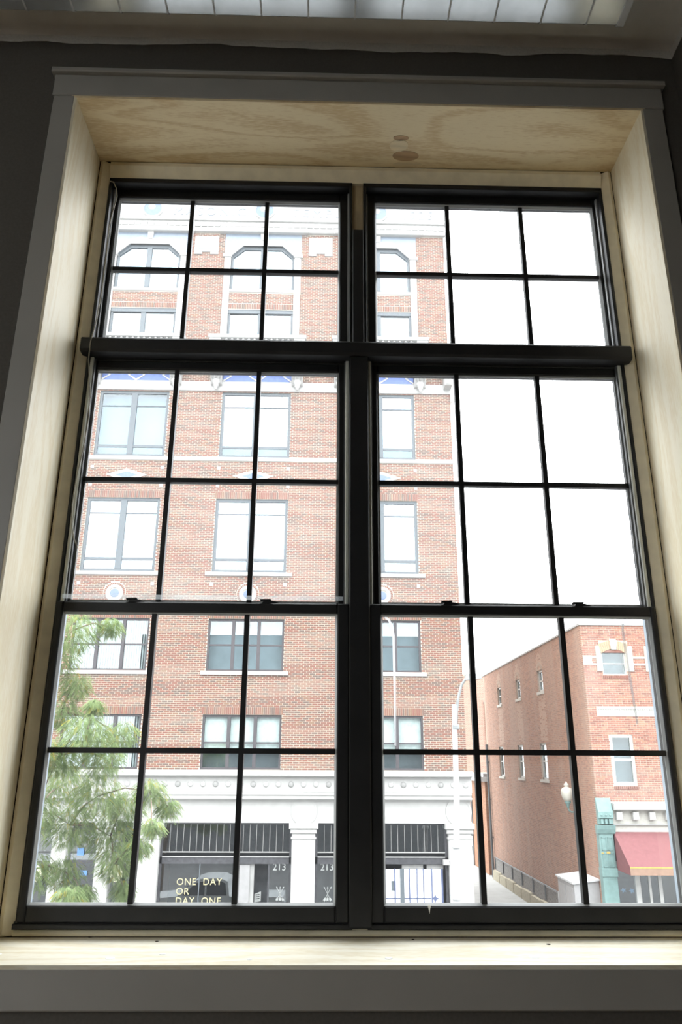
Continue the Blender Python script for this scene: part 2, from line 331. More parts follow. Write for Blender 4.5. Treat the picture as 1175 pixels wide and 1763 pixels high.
def single_bricks(rects, face, plane, proud, mat, parent):
    cache = {}
    for (a, b, c, d) in rects:
        key = (round((b - a) / 0.02), round((d - c) / 0.01), random.randrange(9))
        if key not in cache:
            w, h = (b - a) / 2, (d - c) / 2; mb = MB()
            if face == 'y': mb.box(-w, w, -proud, 0.004, -h, h, bevel=0.003)
            else: mb.box(-proud, 0.004, -w, w, -h, h)
            me = bpy.data.meshes.new('brick'); me.from_pydata(mb.v, [], mb.f); me.update()
            at = me.attributes.new('tint', 'FLOAT', 'POINT'); at.data.foreach_set('value', [random.random()] * len(mb.v)) if False else at.data.foreach_set('value', np.full(len(mb.v), (key[2] + .5) / 9, dtype=np.float32))
            me.materials.append(MATS[mat]); cache[key] = me
        o = bpy.data.objects.new('brick', cache[key]); COL.objects.link(o)
        o.location = ((a + b) / 2, plane, (c + d) / 2) if face == 'y' else (plane, (a + b) / 2, (c + d) / 2)
        adopt(o, parent)

# ================================================================== ROOM
WF = -0.29                      # inner face of the window wall
OX0, OX1, OZ0, OZ1 = -1.035, 1.03, -0.478, 2.28      # finished opening
CEIL = 2.60
def wall_mat():
    mt, nt, out = _new('wall_paint')
    b = N(nt, 'ShaderNodeBsdfPrincipled'); b.inputs['Roughness'].default_value = 0.85; b.inputs['Specular IOR Level'].default_value = 0.2
    g = N(nt, 'ShaderNodeNewGeometry'); sp = N(nt, 'ShaderNodeSeparateXYZ'); nt.links.new(g.outputs['Position'], sp.inputs[0])
    nz = N(nt, 'ShaderNodeTexNoise'); nz.inputs['Scale'].default_value = 2.2; nz.inputs['Detail'].default_value = 4
    nt.links.new(coords(nt, (1, 1, 0)), nz.inputs['Vector'])
    ma = N(nt, 'ShaderNodeMath', operation='MULTIPLY_ADD'); ma.inputs[1].default_value = 0.075; nt.links.new(nz.outputs['Fac'], ma.inputs[0]); nt.links.new(sp.outputs[2], ma.inputs[2])
    gt = N(nt, 'ShaderNodeMath', operation='GREATER_THAN'); gt.inputs[1].default_value = 2.603; nt.links.new(ma.outputs[0], gt.inputs[0])
    n2 = N(nt, 'ShaderNodeTexNoise'); n2.inputs['Scale'].default_value = 120; nt.links.new(coords(nt), n2.inputs['Vector'])
    r2 = N(nt, 'ShaderNodeMapRange'); r2.inputs[3].default_value = .85; r2.inputs[4].default_value = 1.15; nt.links.new(n2.outputs['Fac'], r2.inputs[0])
    mx = N(nt, 'ShaderNodeMixRGB'); mx.inputs[1].default_value = (0.105, 0.096, 0.084, 1); mx.inputs[2].default_value = (0.70, 0.69, 0.66, 1)
    nt.links.new(gt.outputs[0], mx.inputs[0])
    mm = N(nt, 'ShaderNodeMixRGB', blend_type='MULTIPLY'); mm.inputs[0].default_value = 1; nt.links.new(mx.outputs[0], mm.inputs[1]); nt.links.new(r2.outputs[0], mm.inputs[2])
    nt.links.new(mm.outputs[0], b.inputs['Base Color']); nt.links.new(b.outputs[0], out.inputs[0])
wall_mat()
RX0, RX1, RY0, FL = -5.6, 1.19, -4.6, -1.35
struct(holes_wall(RX0 - .2, RX1 + .2, FL, CEIL + .2, [(OX0 - .02, OX1 + .02, OZ0 - .02, OZ1 + .02)], WF, 0.14).build('wall_front', 'wall_paint'), 'dark taupe window wall with uneven cut-in line near ceiling')
struct(B(RX1, RX1 + .2, RY0, WF, FL, CEIL + .2).build('wall_right', 'wall_paint'), 'dark taupe side wall right beside the window')
struct(B(RX0 - .2, RX0, RY0, WF, FL, CEIL + .2).build('wall_left', 'wall_paint'), 'dark side wall of the room on the left')
BW = (-5.2, -2.5, -.55, 2.25)     # daylight window in the wall behind, off to the left
struct(holes_wall(RX0 - .2, RX1 + .2, FL, CEIL + .2, [BW], RY0 - .2, RY0).build('wall_back', 'wall_paint'), 'dark wall behind the camera')
w3 = thing('window_3', ((BW[0] + BW[1]) / 2, RY0, BW[2]), 'second window of the room behind the camera', kind='structure')
for a in ((BW[0], BW[0] + .06, BW[2], BW[3]), (BW[1] - .06, BW[1], BW[2], BW[3]), (-3.88, -3.82, BW[2], BW[3]), (BW[0], BW[1], BW[2], BW[2] + .06), (BW[0], BW[1], BW[3] - .06, BW[3]), (BW[0], BW[1], .8, .86)):
    B(a[0], a[1], RY0 - .12, RY0 - .06, a[2], a[3]).build('frame_member', 'black_frame', w3)
for a, b in ((BW[0] + .06, -3.88), (-3.82, BW[1] - .06)):
    for p, q in ((BW[2] + .06, .8), (.86, BW[3] - .06)): B(a, b, RY0 - .092, RY0 - .088, p, q).build('pane', 'pane_glass', w3)
struct(B(RX0, RX1, RY0, WF, CEIL, CEIL + .2).build('ceiling', 'ceiling_paint'), 'pale grey painted ceiling above the window')
struct(B(RX0 - .2, RX1 + .2, RY0 - .2, WF, FL - .2, FL).build('floor', 'floor_wood'), 'wooden floor of the room')
# outer leaf of the building the photographer stands in
struct(holes_wall(-13, 9, -6, 8.5, [(OX0 - .12, OX1 + .12, OZ0 - .03, OZ1 + .24)], 0.14, 0.32).build('wall_exterior', 'outer_masonry'), 'outer masonry face of the building around the window')

# ---- plywood reveal
tj = thing('trim_1', (0, WF, OZ0), 'bare plywood lining boards around the window reveal', kind='structure')
B(OX0 - .018, OX0, WF - .017, 0.10, OZ0, OZ1).build('jamb_board', 'ply_z_lit', tj)
B(OX1, OX1 + .018, WF - .017, 0.10, OZ0, OZ1).build('jamb_board', 'ply_z_lit', tj)
hb = B(OX0 - .018, OX1 + .018, WF - .017, 0.10, OZ1, OZ1 + .018).build('head_board', 'ply_x', tj)
sb = B(OX0 - .018, OX1 + .018, WF - .02, 0.10, OZ0 - .018, OZ0).build('sill_board', 'ply_sill_lit', tj)
for (x, y, a, b, mtn) in ((0.155, -0.118, .036, .03, 'patch_light'), (0.187, -0.066, .052, .026, 'patch_dark'), (0.20, -0.016, .06, .022, 'patch_light'), (0.16, -.155, .03, .012, 'patch_dark')):
    n = 24; vs = [(x + a * math.cos(2 * math.pi * i / n), y + b * math.sin(2 * math.pi * i / n), OZ1 - .0012) for i in range(n)]
    vs += [(vx, vy, OZ1 + .002) for vx, vy, _ in vs]
    MB().add(vs, [tuple(range(n)), tuple(range(2 * n - 1, n - 1, -1))] + [(i, i + n, (i + 1) % n + n, (i + 1) % n) for i in range(n)]).build('plywood_patch', mtn, hb)
for (x, y, r) in ((-0.649, -0.244, .016), (-0.524, -0.201, .012), (-0.293, -0.255, .009), (0.063, -0.244, .014), (0.442, -0.232, .018), (-.95, -.2, .012)):
    MB().lathe(x, y, [(r * random.uniform(.8, 1.1), OZ0 - .001), (r * .7, OZ0 + .0012)], 9).build('filler_spot', 'filler_white', sb)
for (x, y, r) in ((-0.77, 0.0, .007), (-0.57, -0.055, .005), (0.521, -0.088, .006), (0.15, -.03, .004)):
    MB().lathe(x, y, [(r, OZ0 - .001), (r, OZ0 + .0008)], 10).build('nail_head', 'gap_dark', sb)
# wooden stop strips just in front of the black frames
SX0, SX1, SZ0, SZ1 = -0.990, 0.985, -0.452, 2.205
def stop_profile(a, b): return [(a, .10), (a, -.006), (a + (b - a) * .3, -.012), (b, .006), (b, .10)]
for a, b in ((OX0 + .004, SX0), (OX1 - .004, SX1)): MB().prism_z(stop_profile(a, b), OZ0 + .003, OZ1 - .004).build('stop_strip', 'stop_wood', tj)
for a, b in ((OZ1 - .004, SZ1), (OZ0 + .003, SZ0)): MB().prism_x([(y, z) for z, y in stop_profile(a, b)], SX0, SX1).build('stop_strip', 'stop_wood', tj)
for a in ((OX0 - .001, OX0 + .004, -.003, .1, OZ0, OZ1), (OX1 - .004, OX1 + .001, -.003, .1, OZ0, OZ1), (OX0, OX1, -.003, .1, OZ1 - .004, OZ1 + .001), (OX0, OX1, -.003, .1, OZ0 - .001, OZ0 + .003)):
    B(*a).build('shadow_gap', 'gap_dark', tj)
# ---- painted casing
tc = thing('trim_2', (0, WF, OZ0), 'grey painted flat casing with capped head and apron', kind='structure')
CY = WF - 0.018
B(OX0 - .083, OX0 - .007, CY, WF, OZ0 - .006, OZ1 + .010, bevel=.003).build('side_casing', 'trim_paint', tc)
B(OX1 + .007, OX1 + .083, CY, WF, OZ0 - .006, OZ1 + .010, bevel=.003).build('side_casing', 'trim_paint', tc)
B(OX0 - .088, OX1 + .088, CY - .003, WF, OZ1 + .010, OZ1 + .105, bevel=.003).build('head_casing', 'trim_paint', tc)
B(OX0 - .098, OX1 + .098, CY - .02, WF, OZ1 + .105, OZ1 + .125, bevel=.004).build('head_cap', 'trim_paint', tc)
B(OX0 - .09, OX1 + .09, CY - .004, WF, OZ0 - .10, OZ0 - .008, bevel=.004).build('apron', 'trim_paint', tc)

# ---- the two window units
def make_window(name, cx, x0, x1, mirror, label):
    w = thing(name, (cx, 0, SZ0), label, kind='structure')
    zt = SZ1; bz0, bz1 = 1.398, 1.455
    # outer frame pieces
    for a in ((x0, x0 + .012, .0, .07, SZ0, zt), (x1 - .012, x1, .0, .07, SZ0, zt), (x0, x1, .0, .09, zt - .022, zt), (x0, x1, -.012, .09, SZ0, SZ0 + .014), (x0, x1, .02, .09, bz0 - .005, bz1 + .02)):
        B(*a, bevel=.003).build('frame_member', 'black_frame', w)
    for xa in (x0, x1 - .012): B(xa, xa + .012, .07, .088, SZ0, zt).build('lit_frame_edge', 'lit_edge_blue', w)  # pale blue strips stand in for skylight on the outer frame sides
    for s, xa in ((1, x0 + .012), (-1, x1 - .012)):
        B(xa, xa + s * .012, .004, .022, .49, bz0, bevel=.002).build('jamb_liner_or_glint', 'liner_gray', w)
        B(xa + s * .0125, xa + s * .017, .012, .024, .49, bz0).build('jamb_liner_or_glint', 'black_edge', w)
        B(xa, xa + s * .006, .03, .05, bz1, zt - .03).build('jamb_liner_or_glint', 'bead_gray', w)  # transom strips: the frame's glossy reflection painted as grey
    def sash(nm, pg, gx0, gx1, gz0, gz1, ox0, ox1, oz0, oz1, yf, yb, yg, locks=None, bead=True):
        s = MB()
        s.box(ox0, gx0, yf, yb, oz0, oz1, bevel=.004); s.box(gx1, ox1, yf, yb, oz0, oz1, bevel=.004)
        st = s.build(nm, 'black_frame', w)
        B(gx0, gx1, yf, yb, oz0, gz0, bevel=.004).build('bottom_rail', 'black_frame', st)
        B(gx0, gx1, yf, yb, gz1, oz1, bevel=.004).build('top_rail', 'black_frame', st)
        # sloped glazing bead round the glass
        bd = .006
        for pts in ([(gx0, gz0), (gx1, gz0), (gx1 - bd, gz0 + bd), (gx0 + bd, gz0 + bd)], [(gx0, gz1), (gx1, gz1), (gx1 - bd, gz1 - bd), (gx0 + bd, gz1 - bd)],
                    [(gx0, gz0), (gx0 + bd, gz0 + bd), (gx0 + bd, gz1 - bd), (gx0, gz1)], [(gx1, gz0), (gx1 - bd, gz0 + bd), (gx1 - bd, gz1 - bd), (gx1, gz1)]):
            mbb = MB(); vs = [(pts[i][0], yf + .008 if (pts[i][0] in (gx0, gx1) or pts[i][1] in (gz0, gz1)) else yg - .003, pts[i][1]) for i in range(4)]
            vs += [(p_[0], yg, p_[1]) for p_ in pts]
            mbb.add(vs, [(0, 1, 2, 3), (7, 6, 5, 4), (0, 4, 5, 1), (1, 5, 6, 2), (2, 6, 7, 3), (3, 7, 4, 0)]).build('glazing_bead', 'bead_gray', st)
        mw = .0082; xs = [gx0, cx - .15, cx + .15, gx1]; zm = (gz0 + gz1) / 2
        for xm in xs[1:3]: MB().prism_y([(xm - mw, gz0), (xm + mw, gz0), (xm + mw, gz1), (xm - mw, gz1)], yg - .008, yg + .014).build('muntin', 'black_frame', st)
        B(gx0, gx1, yg - .0075, yg + .0135, zm - mw, zm + mw).build('muntin', 'black_frame', st)
        zz = [gz0, zm, gz1]
        for i in range(3):
            for j in range(2):
                B(xs[i], xs[i + 1], yg, yg + .004, zz[j], zz[j + 1]).build('pane', pg, st)
        for lx in locks or ():
            lk = MB(); z = oz1
            lk.prism_y([(lx - .028, z), (lx + .030, z), (lx + .012, z + .007), (lx - .006, z + .010), (lx - .022, z + .010)], yf + .006, yb - .004)
            lk.prism_y([(lx - .034, z + .008), (lx + .002, z + .010), (lx + .0, z + .014), (lx - .034, z + .013)], yf + .002, yf + .016)
            lk.build('sash_lock', 'black_frame', st)
        return st
    gl, gr = cx - .4435, cx + .4435
    sash('transom_sash', 'pane_glare', gl, gr, 1.49, 2.15, x0 + .012, x1 - .012, 1.462, 2.185, .045, .085, .065)
    sash('upper_sash', 'pane_glare', gl, gr, .50, 1.362, x0 + .024, x1 - .024, .465, 1.395, .024, .062, .036)
    lo = sash('lower_sash', 'pane_glass', gl, gr, -.395, .456, x0 + .010, x1 - .010, SZ0 + .012, .49, -.018, .020, .002, locks=[cx - .21, cx + .225])
    # sub-sill
    B(x0, x1, -.022, .02, SZ0 - .004, SZ0 + .010, bevel=.003).build('frame_sill', 'black_frame', w)
    return w, lo
w1, lo1 = make_window('window_1', -0.5144, SX0, -.022, 1, 'black framed double hung window with transom, left of the mullion')
w2, lo2 = make_window('window_2', 0.5144, .022, SX1, 1, 'black framed double hung window with transom, right of the mullion')
MB().prism_y([(.196, -.392), (.206, -.392), (.203, -.402), (.201, -.414), (.199, -.404)], -.0195, -.017).build('paint_drip', 'filler_white', lo2)
ml = thing('trim_3', (0, -.02, SZ0), 'black mullion cover and projecting transom bar', kind='structure')
B(-.033, .035, -.028, .0, SZ0, 1.40, bevel=.004).build('mullion_cover', 'black_frame', ml)
B(-.0215, .0215, -.014, .11, 1.455, 1.968, bevel=.003).build('mullion_cover', 'black_frame', ml)
B(-.022, .022, 0.0, .11, SZ0, 1.455).build('mullion_core', 'gap_dark', ml)
B(-.0215, .0215, .02, .11, 1.968, SZ1 + .005).build('mullion_core', 'mull_wood', ml)
bar = MB(); xe0, xe1 = -1.004, 1.0
bar.prism_x([(.02, 1.398), (-.034, 1.398), (-.042, 1.406), (-.042, 1.447), (-.036, 1.455), (.02, 1.455)], xe0, xe1); bar.build('transom_bar', 'black_frame', ml)

# ---- loose bits on the window
cab = MB().tube([(-.982, -.012, 2.175), (-.965, -.018, 2.165), (-.95, -.024, 2.13), (-.943, -.026, 2.09), (-.95, -.026, 2.03), (-.957, -.03, 1.95), (-.953, -.034, 1.82), (-.952, -.038, 1.66), (-.958, -.04, 1.52), (-.968, -.042, 1.43), (-.968, -.04, 1.36), (-.953, -.03, 1.24), (-.948, -.024, 1.14), (-.955, -.02, 1.02), (-.968, -.016, .90), (-.97, -.016, .82), (-.963, -.02, .755), (-.948, -.025, .70), (-.93, -.03, .665)], .0022, 6).build('wire', 'cable_gray', None, True)
tag(cab, 'thin grey wire dangling down the left window jamb', 'wire')
st = MB().box(-.972, -.052, -.001, .0, .502, .517).build('plastic_strap', 'strap_plastic'); tag(st, 'clear plastic strap stretched above the left meeting rail', 'strap')
for (x, nm, pts) in ((.12, 'white cord hanging outside the right lower sash beside the mullion', [(.09, .066, .462), (.104, .066, .452), (.113, .066, .43), (.118, .066, .40), (.119, .066, .25), (.118, .066, .05)]),
                     (.96, 'grey cord hanging outside the right lower sash by the right jamb', [(.905, .066, .462), (.896, .066, .452), (.892, .066, .43), (.893, .066, .38), (.899, .066, .25), (.905, .066, .12)])):
    o = MB().tube(pts, [.0025, .0035, .004, .004, .004, .003], 6).build('hanging_cord', 'cord_white' if x < .5 else 'cord_gray', None, True); tag(o, nm, 'cord')

# ---- ceiling fixture
fx = thing('ceiling_light', (-.6, -.60, CEIL), 'long unlit ceiling light with ribbed plastic lens above the window', 'ceiling light')
B(-2.0, .93, -.755, -.455, CEIL - .03, CEIL).build('housing', 'fixture_metal', fx)
prof = [(-.45, CEIL - .03), (-.456, CEIL - .088), (-.468, CEIL - .10), (-.735, CEIL - .10), (-.753, CEIL - .085), (-.76, CEIL - .03)]
MB().prism_x(prof, -1.99, .905).build('lens', 'lens_plastic', fx)
for i in range(18):
    x = .905 - .11 - i * .165
    MB().prism_x([(a + (.002 if a > -.6 else -.002), b - .0025) for a, b in prof], x - .003, x + .003).build('lens_rib', 'fixture_metal', fx)
MB().prism_x([(a + (.004 if a > -.6 else -.004), b - .004) for a, b in prof], .905, .93).build('end_cap', 'fixture_metal', fx)

# ================================================================== STREET
GZ = -6.0
struct(B(-80, 80, .32, 21.3, GZ - .3, GZ - .15).build('road', 'asphalt'), 'asphalt street between the buildings')
struct(B(-80, 80, -60, -5.2, GZ - .3, GZ - .15).build('rear_yard', 'concrete'), 'concrete yard behind the building')
struct(B(-80, 80, 21.3, 25.5, GZ - .3, GZ).build('pavement', 'concrete'), 'concrete pavement in front of the shops')
struct(B(-80, 80, 25.5, 140, GZ - .3, GZ - .005).build('ground', 'concrete'), 'pale concrete ground of the alley and lots behind')

# ================================================================== MAIN BUILDING
YF = 25.5
bld = thing('office_building', (-5, YF, GZ), 'tall red brick building with white terracotta trim across the street', 'building')
CXS = [-13.12, -8.05, -3.03, 2.07]; HW = 1.42
XL, XR = -15.7, 5.0
holes = []
for c in CXS:
    for (a, b) in ((-.28, 1.59), (3.13, 5.06), (6.84, 9.82), (11.58, 14.50)): holes.append((c - HW, c + HW, a, b))
    holes.append((c - 1.40, c + 1.40, 16.2, 18.47)); holes.append((c - 1.40, c + 1.40, 19.48, 21.73))
wall_b = holes_wall(XL, XR, -.3, 25.2, holes, YF, YF + .35).build('mortar_bed', 'mortar', bld)
MB().box(XL, XR, YF + 3.2, YF + 3.4, GZ, 25.2).box(XL, XL + .3, YF + .35, YF + 3.2, GZ, 25.2).box(XR - .3, XR, YF + .35, YF + 3.2, GZ, 25.2).box(XL, XR, YF + .35, YF + 3.2, 25.0, 25.2).build('rear_mass', 'mortar_dull', bld)
B(XR - .3, XR, YF + 3.4, YF + 16, GZ, 25.2).build('side_wall', 'mortar_dull', bld)
for z in (-.35, 2.3, 5.9, 10.7, 15.5, 19.0):
    B(XL + .3, XR - .3, YF + .35, YF + 3.2, z - .1, z + .1).build('floor_slab', 'room_dark', bld)
# areas not to be covered with bricks
bh = list(holes)
def add_hole(a, b, c, d): bh.append((a, b, c, d))
sold = []
for c in CXS:
    for (a, b, k) in ((1.59, 1.80, 1.46), (5.06, 5.27, 1.46), (9.82, 10.06, 1.46)):
        b = math.ceil(b / .0717) * .0717
        add_hole(c - k, c + k, a, b); sold += soldier_rects(c - k, c + k, a, b)
    add_hole(c - 1.40, c + 1.40, 18.47, 18.76); sold += soldier_rects(c - 1.40, c + 1.40, 18.50, 18.76)
    for s in (-1, 1): add_hole(c + s * 1.54 - .14, c + s * 1.54 + .14, 16.2, 22.4)
    add_hole(c - 1.70, c + 1.70, 19.33, 22.4)
    # circle with a ring of bricks
    for i in range(12):
        hh = .0717; zc = 6.0 - .43 + i * .0717 + .036; w_ = math.sqrt(max(0, .43 ** 2 - (zc - 6.0) ** 2)); add_hole(c - w_, c + w_, zc - .036, zc + .036)
add_hole(XL, XR, 11.42, 11.58); add_hole(XL, XR, 14.53, 14.97); add_hole(XL, XR, 22.4, 25.5)
rects = brick_rects(XL, XR, -.3, 22.4, bh, joint=.017)
vis = sorted((r for r in rects if r[0] > -6.0 and not (-.9 < r[0] < 2.0) and r[1] < 4.97), key=lambda r: (r[2], r[0]))[:300]
vs_ = set(vis); rest = [r for r in rects if r not in vs_]
brick_field(rest, 'y', YF, .009, 'brick_courses', 'brick', bld)
single_bricks(vis, 'y', YF, .009, 'brick', bld)
sd = brick_field(sold, 'y', YF, .012, 'soldier_courses', 'brick', bld)
# ring bricks about the medallions
for c in CXS[1:]:
    rg = MB(); n = 34
    for i in range(n):
        a0, a1 = 2 * math.pi * (i + .08) / n, 2 * math.pi * (i + .86) / n
        rg.prism_y([(c + r * math.cos(a), 6.0 + r * math.sin(a)) for r, a in ((.325, a0), (.41, a0), (.41, a1), (.325, a1))], YF - .010, YF + .003)
    o = rg.build('medallion_brick_ring', 'brick', bld, kind='stuff')
    at = o.data.attributes.new('tint', 'FLOAT', 'POINT'); at.data.foreach_set('value', np.repeat(RNG.uniform(.1, .8, n), 8).astype(np.float32))

def sill(c, z0, z1, hw, parent=bld): B(c - hw, c + hw, YF - .07, YF + .1, z0, z1, bevel=.01).build('window_sill', 'terracotta', parent)
def light(parent, x0, x1, z0, z1, yg, mat, fr=None, frm='frame_gray'):
    B(x0, x1, yg, yg + .008, z0, z1).build('pane', mat, parent)
def win_frame(c, z0, z1, hw, verts, vw, bars, gm, fm, side=.075, y0=.05, panes_x=None, back=None, backd=.5, name='window'):
    """verts: mullion centres; bars: [(z, half thickness)]"""
    fr = MB().box(c - hw, c - hw + side, YF + y0, YF + y0 + .10, z0, z1).box(c + hw - side, c + hw, YF + y0, YF + y0 + .10, z0, z1)
    fr.box(c - hw + side, c + hw - side, YF + y0, YF + y0 + .10, z0, z0 + side).box(c - hw + side, c + hw - side, YF + y0, YF + y0 + .10, z1 - side, z1)
    w = fr.build(name, fm, bld)
    for v in verts: B(c + v - vw, c + v + vw, YF + y0 - .01, YF + y0 + .09, z0 + side, z1 - side).build('mullion', fm, w)
    for z, t in bars: B(c - hw + side, c + hw - side, YF + y0 + .02, YF + y0 + .08, z - t, z + t).build('glazing_bar', fm, w)
    xs = [-hw + side] + [q for v in verts for q in (v - vw, v + vw)] + [hw - side]
    zs = [z0 + side] + [z for z, t in bars] + [z1 - side]
    for a, b in zip(xs[0::2], xs[1::2]):
        for p, q in zip(zs, zs[1:]):
            g = gm((a + b) / 2, (p + q) / 2) if callable(gm) else gm
            B(c + a, c + b, YF + y0 + .045, YF + y0 + .053, p, q).build('pane', g, w)
    if back: B(c - hw, c + hw, YF + backd, YF + backd + .05, z0, z1).build('room_back', back, w)
    return w, xs
def ring_beads(): pass
for bi, c in enumerate(CXS):
    # second floor: three lights, roller blinds
    w, xs = win_frame(c, -.28, 1.59, HW, (-.475, .475), .06, [(.63, .03)], 'glass_teal', 'frame_bronze', back='room_mid' if bi > 1 else 'room_dark')
    for a, b in zip(xs[0::2], xs[1::2]):
        if bi == 1 or bi == 0:
            n = 9
            for k in range(n):
                x = c + a + (b - a) * (k + .5) / n
                MB().prism_y([(x - .026, -.2), (x + .026, -.2), (x + .026, 1.52), (x - .026, 1.52)], YF + .2, YF + .206).build('blind_slat', 'slat_white', w)
        else: B(c + a, c + b, YF + .2, YF + .21, .36, 1.52).build('roller_blind', 'blind_white', w)
    # third floor: three lights
    w, xs = win_frame(c, 3.13, 5.06, HW, (-.475, .475), .06, [(4.09, .03)], 'glass_teal', 'frame_bronze', back='room_dark' if bi <= 1 else 'room_pale')
    if bi <= 1:
        for a, b in zip(xs[0::2], xs[1::2]):
            n = 9
            for k in range(n):
                x = c + a + (b - a) * (k + .5) / n
                MB().prism_y([(x - .026, 3.2), (x + .026, 3.2), (x + .026, 4.98), (x - .026, 4.98)], YF + .2, YF + .206).build('blind_slat', 'slat_white', w)
    sill(c, 2.99, 3.13, 1.60)
    # fourth and fifth floors: two lights with transom and hopper
    for (z0, z1, top, low) in ((6.84, 9.82, 9.20, 7.36), (11.58, 14.50, 13.84, 12.05)):
        win_frame(c, z0, z1, HW, (0,), .115, [(low, .05), (top, .02)], ('glass_dim' if (bi == 1 and z0 > 10) else (lambda a_, b_: 'glass_dim' if b_ < 12.0 and z0 > 10 else 'glass_sky')), 'frame_gray', side=.11, back='room_pale')
    sill(c, 6.70, 6.84, 1.66)
    for s in (-1, 1):
        for z in (6.37, 11.11, 10.35): B(c + s * 1.39 - .065, c + s * 1.39 + .065, YF - .02, YF + .01, z - .065, z + .065, bevel=.006).build('accent_block', 'terracotta', bld)
    md = MB().ring_y(c, 6.0, .215, .325, YF - .03, YF + .01).build('medallion_rim', 'terracotta', bld)
    MB().disc_y(c, 6.0, .22, YF - .015, YF + .01, dome=.02).build('medallion', 'glaze_mid', md)
    dm = MB()
    o_, i_ = [(c - .82, 10.78), (c, 10.52), (c + .82, 10.78), (c, 11.04)], [(c - .46, 10.775), (c, 10.625), (c + .46, 10.775), (c, 10.925)]
    dm.prism_y(o_, YF - .025, YF + .01); d_ = dm.build('diamond_panel', 'terracotta', bld)
    MB().prism_y(i_, YF - .03, YF - .02).build('diamond_inset', 'glaze_mid', d_)
    # frieze panel below the balcony with diamonds
    fp = B(c - HW, c + HW, YF - .03, YF + .02, 14.97, 15.75).build('frieze_panel', 'glaze_blue', bld)
    def dia(cx_, cz_, hw_, hz_, t):
        for sg in ((-1, 0, 0, 1), (0, 1, 1, 0), (1, 0, 0, -1), (0, -1, -1, 0)):
            p0 = (cx_ + sg[0] * hw_, cz_ + sg[1] * hz_); p1 = (cx_ + sg[2] * hw_, cz_ + sg[3] * hz_)
            q0 = (cx_ + sg[0] * (hw_ - t), cz_ + sg[1] * (hz_ - t)); q1 = (cx_ + sg[2] * (hw_ - t), cz_ + sg[3] * (hz_ - t))
            yield [p0, p1, q1, q0]
    for dx in (-1.42, 0, 1.42):
        mb = MB()
        for q in dia(c + dx, 15.22, .37, .27, .085):
            q = [(min(max(a, c - HW), c + HW), b) for a, b in q]; mb.prism_y(q, YF - .05, YF - .03)
        mb.build('diamond_moulding', 'terracotta', fp)
    # consoles carrying the balcony
    for s in (-1, 1):
        x = c + s * 1.67
        br = MB().prism_x([(YF, 15.75), (YF - .62, 15.75), (YF - .60, 15.45), (YF - .42, 15.2), (YF - .30, 14.95), (YF - .16, 14.78), (YF, 14.72)], x - .23, x + .23).build('console', 'terracotta', bld)
        for k in (-.15, 0, .15): MB().tube([(x + k, YF - .61, 15.7), (x + k, YF - .60, 15.45), (x + k, YF - .43, 15.2), (x + k, YF - .32, 14.98)], .05, 8).build('flute', 'terracotta', br, True)
        MB().lathe(x, YF - .22, [(.02, 14.50), (.07, 14.56), (.06, 14.62), (.12, 14.68), (.11, 14.76), (.17, 14.84), (.15, 14.92), (.05, 15.0)], 12).build('pendant', 'terracotta', br, True)
    # balcony
    bal = B(c - 2.02, c + 2.02, YF - .80, YF + .0, 15.75, 16.0, bevel=.04).build('balcony_slab', 'terracotta', bld)
    B(c - 2.02, c + 2.02, YF - .80, YF - .62, 16.62, 16.78, bevel=.02).build('balustrade_rail', 'terracotta', bal)
    for s in (-1, 1):
        B(c + s * 1.98, c + s * 1.52, YF - .78, YF - .60, 16.0, 16.62, bevel=.02).build('balustrade_pier', 'terracotta', bal)
        B(c + s * 1.88, c + s * 1.62, YF - .80, YF - .77, 16.15, 16.47).build('pier_tile', 'glaze_pale', bal)
        B(c + s * 2.02, c + s * 1.84, YF - .62, YF, 16.0, 16.78).build('balustrade_return', 'terracotta', bal)
    n = 12
    for k in range(n):
        x = c - 1.40 + 2.8 * (k + .5) / n
        MB().lathe(x, YF - .69, [(.05, 16.0), (.05, 16.05), (.085, 16.2), (.06, 16.34), (.035, 16.46), (.075, 16.54), (.06, 16.62)], 8).build('baluster', 'terracotta_gray', bal, True)
    # sixth floor window, seventh floor canted-arch window
    win_frame(c, 16.2, 18.47, 1.40, (0,), .10, [], 'glass_high', 'frame_gray', side=.09, back='room_pale')
    B(c - 1.40, c + 1.40, YF + .02, YF + .1, 18.30, 18.47).build('window_head', 'frame_gray', bld)
    for s in (-1, 1):
        B(c + s * 1.40, c + s * 1.68, YF - .06, YF + .12, 16.0, 21.2, bevel=.02).build('pilaster_strip', 'terracotta', bld)
        B(c + s * 1.36, c + s * 1.76, YF - .10, YF + .12, 21.12, 21.28, bevel=.02).build('impost_block', 'terracotta', bld)
    B(c - 1.40, c + 1.40, YF - .05, YF + .12, 19.33, 19.48, bevel=.02).build('window_sill', 'terracotta', bld)
    # canted arch window
    gz0, zs_, zt_, tx = 19.48, 21.18, 21.73, .86
    outer = [(c - 1.40, gz0), (c + 1.40, gz0), (c + 1.40, zs_), (c + tx, zt_), (c - tx, zt_), (c - 1.40, zs_)]
    k = .90; inner = [(c - 1.30, gz0 + .08), (c + 1.30, gz0 + .08), (c + 1.30, zs_ - .04), (c + tx - .05, zt_ - .15), (c - tx + .05, zt_ - .15), (c - 1.30, zs_ - .04)]
    mb = MB()
    for i in range(6):
        j = (i + 1) % 6; mb.prism_y([outer[i], outer[j], inner[j], inner[i]], YF + .05, YF + .15)
    aw = mb.build('window', 'frame_gray', bld)
    B(c - .10, c + .10, YF + .04, YF + .14, gz0 + .08, zt_ - .15).build('mullion', 'frame_gray', aw)
    MB().prism_y([(c - 1.30, gz0 + .08), (c - .1, gz0 + .08), (c - .1, zt_ - .15), (c - tx + .05, zt_ - .15), (c - 1.30, zs_ - .04)], YF + .095, YF + .103).build('pane', 'glass_high', aw)
